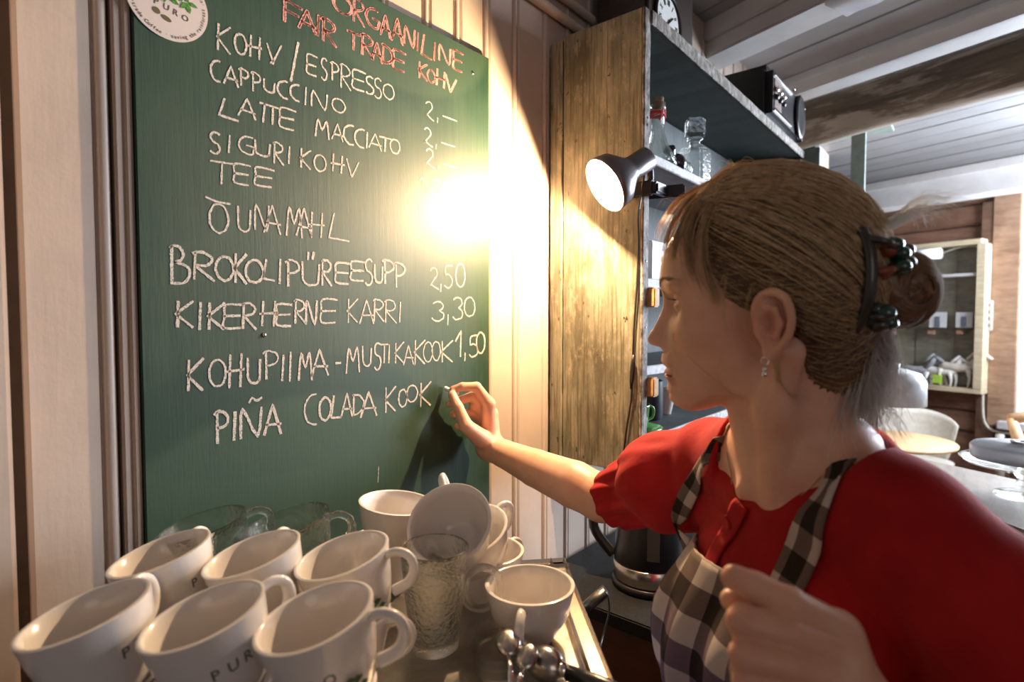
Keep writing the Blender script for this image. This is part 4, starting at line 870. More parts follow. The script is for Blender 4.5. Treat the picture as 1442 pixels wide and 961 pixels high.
# glass bowl with chrome spoons, scoop with black handle
q = onZ(700, 958, ZTr); q = onZ(705, 950, ZTr)
gb = MB().lathe([(0, .001), (.022, .001), (.028, .008), (.031, .03), (.030, .032), (.0285, .03), (.025, .009), (0, .005)], 40, Matrix.Translation((q.x, q.y, zt))).build('glass_bowl', MAT['clearglass'], smooth=True); tag(gb, 'small clear glass bowl at the bottom edge beside the spoons', 'bowl')
def spoon(head, tail, lab, rr=.014, hm=None):
    sp_ = thing('spoon' if hm is None else 'coffee_scoop', lab, 'spoon' if hm is None else 'scoop', head)
    d = (tail-head).normalized(); Tm = Matrix.Translation(head) @ d.to_track_quat('X', 'Z').to_matrix().to_4x4()
    MB().ball((0, 0, 0), (rr*1.3, rr, rr*.5 if hm is None else rr), 20, Tm).build('bowl', simple('dull_chrome', (.45, .42, .40), .22, 1), sp_, True)
    L = (tail-head).length; MB().tube([Tm @ Vector((rr*1.1, 0, 0)), Tm @ Vector((L*.5, 0, .003)), Tm @ Vector((L, 0, 0))], [.0028, .003, .0045] if hm is None else [.006, .007, .007], 10, .6 if hm is None else 1).build('spoon_handle' if hm is None else 'ferrule', MAT['chrome'], sp_, True)
    if hm: MB().tube([Tm @ Vector((L, 0, 0)), Tm @ Vector((L+.03, 0, 0)), Tm @ Vector((L+.09, 0, 0))], [.0075, .009, .008], 14).build('handle', hm, sp_, True)
    return sp_
spoon(at(716, 905, .56), at(722, 985, .50), 'upright chrome spoon with its bowl towards the single cup', .013)
spoon(at(742, 925, .545), at(722, 1000, .50), 'chrome spoon leaning beside the upright one, red reflections', .011)
spoon(at(768, 935, .56), at(800, 948, .545), 'chrome scoop with a black handle at the bottom edge of the tray', .017, MAT['blackplastic'])
# ================================================================== the woman
# signed-distance sculpting: everything in the frame (right, forward, up) of the eye point
def vlen(a): return np.sqrt((a*a).sum(-1))
def smin(a, b, k):
    h = np.clip(.5+.5*(b-a)/k, 0, 1); return b*(1-h)+a*h-k*h*(1-h)
def smax(a, b, k): return -smin(-a, -b, k)
def ball_(P, c, r): return vlen(P-np.array(c, np.float32))-r
def ell_(P, c, r, R=None):
    q = P-np.array(c, np.float32)
    if R is not None: q = q @ np.array(R, np.float32).T
    r = np.array(r, np.float32); k0 = vlen(q/r); k1 = vlen(q/(r*r)); return k0*(k0-1)/np.maximum(k1, 1e-6)
def cap_(P, a, b, ra, rb):
    a = np.array(a, np.float32); b = np.array(b, np.float32); ba = b-a; pa = P-a
    h = np.clip((pa @ ba)/max(1e-9, float(ba @ ba)), 0, 1); return vlen(pa-h[..., None]*ba)-(ra+(rb-ra)*h)
def chain_(P, pts, rad, k=.006):
    d = None
    for i in range(len(pts)-1):
        e = cap_(P, pts[i], pts[i+1], rad[i], rad[i+1]); d = e if d is None else smin(d, e, k)
    return d
def mesh_sdf(f, lo, hi, h, iters=2):
    lo = np.array(lo, float); hi = np.array(hi, float); n = np.ceil((hi-lo)/h).astype(int)+1; S = 5
    n = ((n+S-1)//S)*S+1
    cn = (n-1)//S
    ax_ = [lo[i]+h*S*(np.arange(cn[i])+.5) for i in range(3)]
    C = np.stack(np.meshgrid(*ax_, indexing='ij'), -1).reshape(-1, 3).astype(np.float32); dc = f(C).reshape(cn)
    near = np.abs(dc) < h*S*1.75
    D = np.repeat(np.repeat(np.repeat(dc, S, 0), S, 1), S, 2); D = np.pad(D, ((0, 1),)*3, mode='edge').astype(np.float32)
    mk = np.zeros(n, bool)
    idx = np.argwhere(near)
    g = np.arange(S+1)
    og = np.stack(np.meshgrid(g, g, g, indexing='ij'), -1).reshape(-1, 3)
    for s in range(0, len(idx), 20000):
        I = (idx[s:s+20000, None, :]*S+og[None]).reshape(-1, 3); mk[I[:, 0], I[:, 1], I[:, 2]] = True
    I = np.argwhere(mk)
    for s in range(0, len(I), 400000):
        J = I[s:s+400000]; D[J[:, 0], J[:, 1], J[:, 2]] = f((lo+J*h).astype(np.float32))
    ins = D < 0
    c8 = [ins[i:n[0]-1+i, j:n[1]-1+j, k:n[2]-1+k] for i in (0, 1) for j in (0, 1) for k in (0, 1)]
    cnt = sum(c.astype(np.int8) for c in c8); act = (cnt > 0) & (cnt < 8)
    A = np.argwhere(act); vid = -np.ones(act.shape, int); vid[A[:, 0], A[:, 1], A[:, 2]] = np.arange(len(A))
    acc = np.zeros((len(A), 3)); num = np.zeros(len(A))
    cor = [(i, j, k) for i in (0, 1) for j in (0, 1) for k in (0, 1)]
    for a in cor:
        for ax in range(3):
            if a[ax] == 0:
                b = list(a); b[ax] = 1
                da = D[A[:, 0]+a[0], A[:, 1]+a[1], A[:, 2]+a[2]]; db = D[A[:, 0]+b[0], A[:, 1]+b[1], A[:, 2]+b[2]]
                m_ = (da < 0) != (db < 0); t = np.where(m_, da/np.where(m_, da-db, 1), 0)
                p = np.repeat(np.array(a, float)[None], len(A), 0); p[:, ax] += t; acc += p*m_[:, None]; num += m_
    V = lo+(A+acc/num[:, None])*h
    faces = []
    for ax in range(3):
        b, c = (ax+1) % 3, (ax+2) % 3
        s0 = [slice(None)]*3; s1 = [slice(None)]*3; s0[ax] = slice(0, n[ax]-1); s1[ax] = slice(1, n[ax])
        ch = ins[tuple(s0)] != ins[tuple(s1)]; E = np.argwhere(ch)
        ok = (E[:, b] > 0) & (E[:, c] > 0) & (E[:, b] < n[b]-1) & (E[:, c] < n[c]-1); E = E[ok]
        fl = ins[tuple(s0)][E[:, 0], E[:, 1], E[:, 2]]
        def vv(db, dc_): Q = E.copy(); Q[:, b] += db; Q[:, c] += dc_; return vid[Q[:, 0], Q[:, 1], Q[:, 2]]
        q = np.stack([vv(-1, -1), vv(0, -1), vv(0, 0), vv(-1, 0)], 1); q[~fl] = q[~fl][:, ::-1]; faces.append(q)
    Fq = np.concatenate(faces); Fq = Fq[(Fq >= 0).all(1)]
    for _ in range(iters):                      # pull the vertices onto the surface
        P = V.astype(np.float32); e = h*.5; d0 = f(P); gr = np.stack([f(P+np.eye(3, dtype=np.float32)[i]*e)-f(P-np.eye(3, dtype=np.float32)[i]*e) for i in range(3)], -1)/(2*e)
        V = V-np.clip(d0, -h, h)[:, None]*gr/np.maximum((gr*gr).sum(-1), .2)[:, None]
    return V, Fq
B3 = np.array([RT[:], FW[:], UP[:]])
def toworld(V): return np.array(EYE[:])+np.asarray(V) @ B3
def tocam(p): p = Vector(p)-EYE; return np.array([p.dot(RT), p.dot(FW), p.z])
def cpx(px, py, d): return tocam(at(px, py, d))
def fast_obj(name, V, Fq, m, parent, smooth=True):
    V = toworld(V)-np.array(parent['_o']); me = bpy.data.meshes.new(name); me.vertices.add(len(V)); me.vertices.foreach_set('co', V.astype(np.float32).ravel())
    me.loops.add(Fq.size); me.loops.foreach_set('vertex_index', Fq.ravel().astype(np.int32)); me.polygons.add(len(Fq)); me.polygons.foreach_set('loop_start', np.arange(0, Fq.size, Fq.shape[1], dtype=np.int32))
    me.polygons.foreach_set('use_smooth', [smooth]*len(Fq)); me.update(calc_edges=True); me.validate(); me.materials.append(m)
    o = bpy.data.objects.new(name, me); COL.objects.link(o); o.parent = parent; o['_o'] = parent['_o']; return o
pf = cw(.36, .52, 0); woman = thing('person', 'woman in red blouse and checked apron writing on the green chalkboard with chalk', 'person', Vector((pf.x, pf.y, 0)))
# ---------------- head frame
YAW = math.radians(-64); HC = np.array([.2556, .576, -.011])
g3 = np.array([math.sin(YAW), math.cos(YAW), 0]); l3 = np.array([-math.cos(YAW), math.sin(YAW), 0]); u3 = np.array([0, 0, 1.])
HB = np.stack([g3, l3, u3]).astype(np.float32)          # rows a, b, c
def hp(a, b, c): return HC+g3*a+l3*b+u3*c               # head coords -> frame
def h_of_px(px, py, b=0.0):                              # pixel -> (a, c) in the plane b of the head
    r = ray(px, py); rc = np.array([r.dot(RT), r.dot(FW), r.z]); t = (HC @ l3+b)/(rc @ l3); p = rc*t-HC; return p @ g3, p @ u3
prof_px = [(962, 300), (950, 325), (942, 350), (938, 375), (937, 395), (935.8, 407), (937.5, 416), (938.5, 424), (935, 434), (930, 443), (926, 452), (920, 463), (914, 471), (911.8, 477), (913.5, 483), (919, 487), (928, 488), (933.5, 490), (934.5, 495), (932.5, 502), (931.5, 508), (934.5, 513), (941.5, 517), (937, 520), (935, 525), (937.5, 531), (943.5, 536.5), (941.5, 543), (939.8, 550), (941, 559), (946, 567), (956, 573)]
prof = np.array([h_of_px(*p) for p in prof_px]); prof = prof[np.argsort(prof[:, 1])]
pc_, pa_ = prof[:, 1], prof[:, 0]
mask_c = np.array([-.16, -.098, -.088, -.076, -.060, -.035, -.02, 0, .02, .035, .05, .07, .10, .12, .16]); 
pm = lambda c: np.interp(c, pc_, pa_)
sub = float(pm(-.026))
mask_a = np.array([.0, float(pm(-.085))-.012, float(pm(-.085)), float(pm(-.076))-.001, float(pm(-.062))-.002, sub-.006, sub-.004, sub-.006, sub-.006, float(pm(.031))-.004, float(pm(.045)), float(pm(.07)), float(pm(.10)), float(pm(.115)), .0])
def headlocal(P): return (P-HC.astype(np.float32)) @ HB.T
cgrid = np.linspace(-.12, .15, 271)
nose_d = np.clip(np.interp(cgrid, pc_, pa_)-np.interp(cgrid, mask_c, mask_a), 0, None); nose_d[(cgrid > .045) | (cgrid < -.0265)] = 0
lip_d = np.interp(cgrid, pc_, pa_)-np.interp(cgrid, mask_c, mask_a); lip_d[(cgrid > -.0265) | (cgrid < -.068)] = 0
def head_sdf(P):
    q = headlocal(P); a, b, c = q[:, 0], q[:, 1], q[:, 2]; ab = np.abs(b); Q = np.stack([a, ab, c], -1)
    d = ell_(Q, (-.005, 0, .055), (.094, .070, .092))
    d = smin(d, ell_(Q, (.030, 0, .058), (.066, .060, .066)), .02)
    # face block: rounded wedge limited in front by the profile
    hw = np.interp(c, [-.105, -.085, -.06, -.03, 0, .03, .06, .1, .13], [.016, .030, .044, .054, .062, .066, .064, .058, .03])
    am = np.interp(c, mask_c, mask_a)
    rnd_ = np.interp(c, [-.1, -.08, -.04, 0, .03, .06, .1], [2.6, 2.4, 2.3, 2.3, 2.4, 2.3, 2.1])
    depth = np.interp(c, [-.1, -.085, -.06, -.03, 0, .03, .06, .1], [.058, .068, .080, .088, .084, .080, .092, .090])
    uu = np.clip(1-(ab/hw)**rnd_, -3, 1)
    front = (am-depth)+depth*np.sign(uu)*np.abs(uu)**(1/2.0)
    fb = np.maximum(a-front, ab-hw)*.62
    jaw = -(c+.100-.0+np.clip(.085-a, 0, .1)*-.34-ab*.22-.004)*.9        # underside of the jaw rising to the ear
    fb = smax(fb, jaw, .018); fb = smax(fb, -(a+.0+(c+.04)*.12), .03); fb = smax(fb, c-.10, .03)
    d = smin(d, fb, .016)
    # cheekbone, jaw angle
    d = smin(d, ell_(Q, (.050, .046, -.006), (.024, .017, .017)), .02)
    d = smin(d, ell_(Q, (.012, .048, -.040), (.026, .011, .024)), .02)
    # eye socket
    d = smax(d, -ell_(Q, (.094, .032, .024), (.017, .019, .013)), .014)
    d = smin(d, ell_(Q, (.080, .030, .0445), (.010, .024, .0060)), .010)     # brow ridge
    # nose
    nd = np.interp(c, cgrid, nose_d); wd = np.interp(c, [-.028, -.022, -.012, 0, .02, .04], [.010, .0165, .0145, .0095, .0075, .009])
    prof_n = np.clip(1-(ab/wd)**2, 0, 1)**.7
    am2 = am+nd*prof_n
    nb = (a-am2)*.55; nb = np.maximum(nb, (ab-wd)*.8); nb = np.maximum(nb, (am-.03)-a); nb = np.maximum(nb, c-.044); nb = smax(nb, -(c+.0255), .004)
    d = smin(d, nb, .006)
    d = smin(d, ell_(Q, (float(pm(-.018))-.028, .0115, -.0165), (.0125, .0070, .0085)), .005)
    d = smax(d, -ell_(Q, (float(pm(-.018))-.020, .0070, -.0268), (.0075, .0034, .0050)), .002)
    # lips
    ld = np.interp(c, cgrid, lip_d); lw = np.where(c < -.052, .020, .024)
    lb = (a-(am+ld-(ab/.030)**2*.016))*.6; lb = np.maximum(lb, ab-lw); lb = np.maximum(lb, (am-.02)-a); lb = np.maximum(lb, np.abs(c+.047)-.019)
    d = smin(d, lb, .004)
    d = smax(d, -(np.maximum(np.maximum(np.abs(c+.0495+ab*.02)-.0009, ab-.0235), -(a-(am-.012-(ab/.03)**2*.02)))), .0015)
    return d
def rotm(ax, ang): return np.array(Matrix.Rotation(ang, 3, ax))
def lid_sdf(P):
    q = headlocal(P); Q = np.stack([q[:, 0], np.abs(q[:, 1]), q[:, 2]], -1)
    ec = np.array([.0705, .0315, .0275], np.float32); s = vlen(Q-ec)
    sh = np.maximum(s-.0140, -(s-.0118)); v = Q-ec
    # opening: wedge between the lids
    up_ = v[:, 2]-.30*v[:, 0]+.0006; lo_ = -v[:, 2]-.22*v[:, 0]+.0004
    op = np.maximum(np.maximum(up_, lo_), -v[:, 0]); op = np.maximum(op, np.abs(v[:, 1]+.0)-.0128)
    return np.maximum(smax(sh, -op, .0012), -(q[:, 0]-.055))
def ear_pt(a, c, b=0): return (a, .0745+b, c)
def ear_sdf(P):
    q = headlocal(P); Q = np.stack([q[:, 0], np.abs(q[:, 1]), q[:, 2]], -1)
    E0 = np.array([-.006, .0765, .004]); 
    def e(x, z, y=0): # x backwards, z up in the ear plane, flaring out backwards
        return (E0[0]-x*.93+.12*z, E0[1]+y+max(0, x)*.42+.004, E0[2]+z)
    hel = [e(-.006, .004, .000), e(-.010, .013, .002), e(-.005, .024, .004), e(.006, .0295, .005), e(.016, .025, .005), e(.0205, .012, .005), e(.0190, -.002, .004), e(.0125, -.014, .003), e(.005, -.022, .001)]
    hc_ = catmull(hel, 3); rr_ = np.interp(np.linspace(0, 8, len(hc_)), range(9), [.0028, .0032, .0034, .0036, .0038, .0036, .0033, .0032, .0040]); d = chain_(Q, [tuple(p) for p in hc_], rr_, .001)
    plate = ell_(Q, e(.005, .004, -.0005), (.0165, .0048, .0245), None)
    d = smin(d, plate, .0045)
    d = smin(d, ell_(Q, e(.000, -.0235, .000), (.0072, .0040, .0085)), .006)        # lobe
    d = smin(d, chain_(Q, [e(-.001, .018, .004), e(.007, .014, .005), e(.0105, .002, .005), e(.006, -.009, .004)], [.0026, .003, .003, .003], .003), .002)
    d = smax(d, -ell_(Q, e(.001, .002, .007), (.0072, .0065, .0095)), .003)           # concha
    d = smax(d, -chain_(Q, [e(.001, .024, .0075), e(.012, .019, .0078), e(.0150, .004, .0075)], [.0022, .0026, .002], .002), .002)
    d = smin(d, ell_(Q, e(-.0075, -.004, .001), (.0040, .0035, .0055)), .003)         # tragus
    d = smin(d, cap_(Q, e(-.004, .010, -.008), e(-.001, -.010, -.008), .006, .005), .004)
    return d
NB = np.array([.292, .566, -.175])                       # neck base
BY = math.radians(-109); bf = np.array([math.sin(BY), math.cos(BY), 0]); bl = np.array([-math.cos(BY), math.sin(BY), 0]); BB = np.stack([bf, bl, u3]).astype(np.float32)
def bp(f_, l_, z_): return NB+bf*f_+bl*l_+u3*z_
SR_ = np.array([.262, .690, -.185]); SL_ = np.array([.366, .395, -.226])
def hpx(px, py, h): return tocam(onY(px, py, WALL-.013-h))
ELR = cpx(848, 702, .925); WRR = hpx(689, 630, .058)
def neck_sdf(P):
    d = cap_(P, hp(-.030, 0, -.025), tuple(NB+bf*-.004+u3*.005), .047, .048)
    d = smin(d, cap_(P, hp(-.005, 0, -.06), tuple(NB+bf*.012+u3*.0), .043, .046), .02)
    # sterno-mastoid from behind the near ear to the throat pit, and the far one
    d = smin(d, chain_(P, [hp(-.022, .060, -.020), hp(-.012, .050, -.075), bp(.055, .018, .005)], [.015, .013, .009], .02), .014)
    d = smin(d, chain_(P, [hp(-.022, -.060, -.020), hp(-.02, -.048, -.08), bp(.058, -.014, .005)], [.014, .012, .008], .02), .012)
    # shoulders, collar bones, upper chest
    d = smin(d, chain_(P, [bp(-.03, 0, .02), tuple((NB+SL_)/2+np.array([0, 0, .024])), tuple(SL_)], [.052, .045, .045], .03), .03)
    d = smin(d, chain_(P, [bp(-.03, 0, .02), tuple((NB+SR_)/2+np.array([0, 0, .022])), tuple(SR_)], [.052, .043, .043], .03), .03)
    q = (P-NB.astype(np.float32)) @ BB.T
    ch = ell_(q, (-.005, 0, -.13), (.078, .135, .155)); d = smin(d, ch, .03)
    d = smin(d, chain_(P, [bp(.046, .022, -.016), bp(.040, .075, -.002), bp(.008, .12, .004)], [.006, .006, .006], .01), .022)
    d = smin(d, chain_(P, [bp(.046, -.022, -.016), bp(.040, -.075, -.002), bp(.008, -.12, .0)], [.006, .006, .006], .01), .022)
    d = smax(d, -ball_(P, bp(.088, 0, -.012), .014), .018)      # throat pit
    return d
def body1(P):
    d = smin(head_sdf(P), lid_sdf(P), .0025); d = smin(d, ear_sdf(P), .0035); return smin(d, neck_sdf(P), .009)
V1, F1 = mesh_sdf(body1, (.09, .34, -.34), (.46, .78, .165), .0017)
# ---------------- right arm with the writing hand
def hand_R(P):
    W0 = WRR
    mcp = [hpx(688, 569, .064), hpx(691, 583, .052), hpx(687, 598, .038), hpx(680, 611, .028)]
    d = cap_(P, W0, (np.array(mcp[1])+np.array(mcp[2]))/2*1.0, .0235, .018)
    for m_, r in zip(mcp, (.0130, .0130, .0122, .0112)): d = smin(d, cap_(P, W0+(np.array(m_)-W0)*.1, m_, .016, r), .008)
    d = smin(d, cap_(P, mcp[1], hpx(668, 572, .034), .014, .011), .006)
    # index: arched over to the chalk
    d = smin(d, chain_(P, [mcp[0], hpx(671, 545, .050), hpx(651, 545, .034), hpx(638, 549, .021)], [.0118, .0092, .0082, .0071], .002), .005)
    # thumb, near side
    d = smin(d, chain_(P, [hpx(678, 618, .066), hpx(657, 601, .066), hpx(645, 574, .046), hpx(637, 557, .028)], [.018, .0125, .0096, .0082], .004), .007)
    # middle, ring, little: curled behind the thumb
    d = smin(d, chain_(P, [mcp[1], hpx(664, 559, .036), hpx(646, 565, .024), hpx(633, 569, .016)], [.0118, .0092, .0082, .0070], .002), .004)
    d = smin(d, chain_(P, [mcp[2], hpx(664, 581, .026), hpx(650, 584, .018), hpx(638, 584, .014)], [.0112, .0088, .0078, .0068], .002), .004)
    d = smin(d, chain_(P, [mcp[3], hpx(664, 600, .018), hpx(652, 602, .014), hpx(643, 601, .012)], [.0102, .0080, .0072, .0062], .002), .004)
    return d
def arm_R(P):
    t = lambda k: ELR+(WRR-ELR)*k
    d = chain_(P, [SR_, SR_+(ELR-SR_)*.5+np.array([0, 0, -.004]), ELR], [.047, .043, .0375], .004)
    d = smin(d, chain_(P, [ELR, t(.22)+np.array([0, 0, .002]), t(.55), t(.85), t(1.0)], [.0370, .0400, .0335, .0260, .0242], .003), .010)
    return smin(d, hand_R(P), .014)
V2, F2 = mesh_sdf(arm_R, (-.19, .62, -.37), (.32, 1.18, -.09), .0021)
# ---------------- left arm and the near hand
ELL = np.array([.385, .325, -.43]); WRL = cpx(1196, 985, .375)
def arm_L(P):
    C_ = cpx
    d = chain_(P, [SL_, (SL_+ELL)/2, ELL], [.046, .041, .036], .004)
    d = smin(d, chain_(P, [ELL, ELL+(WRL-ELL)*.3, WRL], [.037, .038, .0255], .004), .01)
    m = [C_(1180, 893, .372), C_(1188, 925, .362), C_(1186, 958, .358), C_(1170, 990, .358)]
    for q_, r in zip(m, (.0150, .0150, .0145, .0135)): d = smin(d, cap_(P, WRL, q_, .020, r), .010)
    d = smin(d, chain_(P, [m[0], C_(1112, 852, .368), C_(1064, 828, .377), C_(1034, 814, .384)], [.0145, .0113, .0100, .0088], .003), .004)
    d = smin(d, chain_(P, [m[1], C_(1112, 893, .358), C_(1048, 875, .362), C_(1052, 905, .382), C_(1078, 922, .395)], [.0135, .0108, .0108, .0086, .0075], .002), .002)
    d = smin(d, chain_(P, [m[2], C_(1108, 936, .350), C_(1050, 924, .352), C_(1046, 944, .372), C_(1074, 960, .385)], [.0130, .0105, .0102, .0082, .007], .002), .002)
    d = smin(d, chain_(P, [m[3], C_(1104, 972, .348), C_(1052, 960, .350), C_(1048, 978, .368)], [.0120, .0098, .0090, .0075], .002), .002)
    d = smin(d, chain_(P, [C_(1170, 950, .395), C_(1105, 890, .410), C_(1060, 858, .410), C_(1030, 845, .408)], [.016, .0125, .0098, .0080], .006), .006)
    return d
V3, F3 = mesh_sdf(arm_L, (.10, .28, -.50), (.45, .47, -.13), .0021)
skin, nt, b = nodes('skin'); n = noise_t(nt, coords(nt), 25, 4); n2 = noise_t(nt, coords(nt), 700, 2)
b.inputs['Roughness'].default_value = .46; b.inputs['Specular IOR Level'].default_value = .4
b.inputs['Subsurface Weight'].default_value = .25; b.inputs['Subsurface Radius'].default_value = (.010, .0035, .002); b.inputs['Subsurface Scale'].default_value = .5
nt.links.new(ramp(nt, n, [(.35, (.66, .35, .225)), (.65, (.74, .43, .295))]).outputs[0], b.inputs['Base Color'])
att = N(nt, 'ShaderNodeAttribute'); att.attribute_name = 'tint'; base_l = b.inputs['Base Color'].links[0].from_socket
nt.links.new(mixc(nt, att.outputs['Fac'], base_l, (.52, .15, .12)), b.inputs['Base Color']); bump(nt, b, n2, .12, .0006)
off1, off2 = len(V1), len(V1)+len(V2)
body = fast_obj('body', np.concatenate([V1, V2, V3]), np.concatenate([F1, F2+off1, F3+off2]), skin, woman)
tint = np.zeros(len(V1)+len(V2)+len(V3), np.float32); q = headlocal(V1.astype(np.float32)); ab = np.abs(q[:, 1])
lipm = np.clip(1-np.maximum(np.abs(q[:, 2]+.0490)/.0125, ab/.026), 0, 1)*3*(q[:, 0] > .066); tint[:len(V1)] = np.clip(lipm, 0, .75)+.22*np.exp(-((q[:, 2]+.016)/.014)**2-((q[:, 0]-.115)/.018)**2-(ab/.02)**2)+.15*np.exp(-((q[:, 2]+.012)/.022)**2-((ab-.05)/.018)**2-((q[:, 0]-.045)/.03)**2)+.28*np.exp(-((q[:, 2]-.004)/.03)**2-((ab-.084)/.010)**2)
for P_, o_ in ((hpx(637, 552, .022), off1), (hpx(688, 575, .064), off1), (cpx(1034, 814, .384), off2), (cpx(1048, 875, .362), off2), (cpx(1050, 924, .352), off2), (cpx(1052, 960, .35), off2)):
    VV = (V2 if o_ == off1 else V3); tint[o_:o_+len(VV)] = np.maximum(tint[o_:o_+len(VV)], .32*np.exp(-(vlen(VV-P_)/.014)**2))
ta = body.data.attributes.new('tint', 'FLOAT', 'POINT')
if len(ta.data) == len(tint): ta.data.foreach_set('value', tint)
def cpart(name, mb, m, parent=woman, smooth=True): return mb.build(name, m, parent, smooth)
def W3(p): return Vector(toworld(np.array(p)[None])[0])
HM = Matrix(((*[0]*4,),)*4) if False else None
# eyes, lashes, brows, nails, lips
eyem, nt, b = nodes('eyeball'); b.inputs['Roughness'].default_value = .1; b.inputs['Base Color'].default_value = (.75, .70, .66, 1)
irism = simple('iris', (.10, .14, .16), .1)
for s in (1, -1):
    c = W3(hp(.0705, .0315*s, .0275)); gz = (W3(hp(1, .0315*s, -.12))-W3(hp(0, .0315*s, 0))).normalized(); Te = Matrix.Translation(c) @ gz.to_track_quat('Z', 'Y').to_matrix().to_4x4()
    e = MB().ball((0, 0, 0), .0121, 28, Te).build('eyeball', eyem, woman, True)
    MB().lathe([(0, .0123), (.0030, .0119), (.0057, .0109), (.0060, .0104)], 24, Te).build('iris', irism, e, True)
lash = simple('lash', (.10, .06, .035), .6); mb = MB()
for s in (1, -1):
    for k in range(26):
        t = -1+2*k/25; az = t*.95; a0 = (.0705+.0142*math.cos(az)*.97, (.0315+.0142*math.sin(az))*s, .0275+.0030-.0016*t*t)
        L = .0085*(1-.3*abs(t)); d1 = (math.cos(az*.8), math.sin(az*.8)*s, -.12); p = [a0, tuple(a0[i]+d1[i]*L*.5 for i in range(3)), (a0[0]+d1[0]*L*.95, a0[1]+d1[1]*L*.95, a0[2]+L*.12)]
        mb.tube([W3(hp(*q)) for q in p], [.00028, .0002, .00008], 4)
mb.build('eyelashes', lash, woman); bpy.data.objects['eyelashes']['kind'] = 'stuff'
mb = MB(); BV1 = BVHTree.FromPolygons([Vector(v) for v in toworld(V1)], [tuple(f) for f in F1.tolist()])
def on_face(b, c, a0=.2):
    o = W3(hp(a0, b, c)); d = Vector(toworld(np.array([[0, 0, 0]]))[0]); d = (W3(hp(0, b, c))-o).normalized(); h = BV1.ray_cast(o, d); return h[0], h[1]
for s in (1, -1):
    for k in range(90):
        t = random.random(); b_, c_ = (.012+.036*t)*s, .0455+.006*math.sin(t*2.6)+random.uniform(-.0022, .0022)*(1-.5*t); p, nn_ = on_face(b_, c_)
        if p is None: continue
        p2, n2_ = on_face(b_+.0065*s, c_+.0022-.003*t)
        if p2 is None: continue
        mb.tube([p, (p+p2)/2+nn_*.0008, p2+n2_*.0004], [.00028, .00024, .0001], 4)
bo = mb.build('eyebrows', simple('brow', (.36, .20, .10), .7)); bo.parent = woman; bo.location = Vector(bo['_o'])-Vector(woman['_o']); bo['kind'] = 'stuff'
for k_ in ('label', 'category'):
    if k_ in bo: del bo[k_]
# earring and fine necklace
er = hp(-.004, .084, -.030); mb = MB(); mb.tube([W3(er)+Vector((0, 0, .003))+RT*.0035*math.cos(a)+UP*.0035*math.sin(a) for a in [2*PI*k/14 for k in range(14)]], .0005, 5, closed=True)
mb.ball(W3(er)-UP*.004, .0022, 8); mb.ball(W3(er)-UP*.0085, .0028, 8); mb.build('earring', MAT['chrome'], woman, True)
nk = []
for k in range(31):
    t = -1+2*k/30; o = W3(NB+bf*.30+bl*.075*t+u3*(-.030+.062*abs(t)**1.6)); d = (W3(NB+bl*.05*t+u3*(-.030+.062*abs(t)**1.6))-o).normalized(); h = BV1.ray_cast(o, d)
    if h[0]: nk.append(h[0]+h[1]*.0008)
MB().tube(nk, .0005, 5).build('necklace', simple('gold', (.75, .50, .22), .25, 1), woman, True)

# ---------------- blouse
def rnoise(P, f_, s_):                                   # cheap smooth noise for cloth folds
    return (np.sin(P[:, 0]*f_*1.0+s_+2*np.sin(P[:, 2]*f_*.7+s_))+np.sin(P[:, 1]*f_*1.3+1.7*s_+1.5*np.sin(P[:, 0]*f_*.8))+np.sin(P[:, 2]*f_*1.1+2.3*s_+1.8*np.sin(P[:, 1]*f_*.9)))/3
SRC = cpx(932, 670, .785); CUFR = cpx(874, 700, .885)
def torso(P):
    q = (P-NB.astype(np.float32)) @ BB.T
    d = ell_(q, (-.012, 0, -.20), (.098, .158, .21))
    d = smin(d, ell_(q, (-.015, 0, -.44), (.100, .150, .20)), .05)
    d = smin(d, chain_(P, [bp(-.035, 0, .010), tuple((NB+SL_)/2+np.array([0, 0, .020])), tuple(SL_)], [.058, .052, .056], .03), .03)
    d = smin(d, chain_(P, [bp(-.035, 0, .010), tuple((NB+SR_)/2+np.array([0, 0, .018])), tuple(SR_)], [.058, .050, .054], .03), .03)
    d = smin(d, ell_(q, (.046, -.062, -.175), (.060, .064, .070)), .04)
    d = smin(d, ell_(q, (.052, .070, -.175), (.062, .066, .070)), .04)
    return d, q
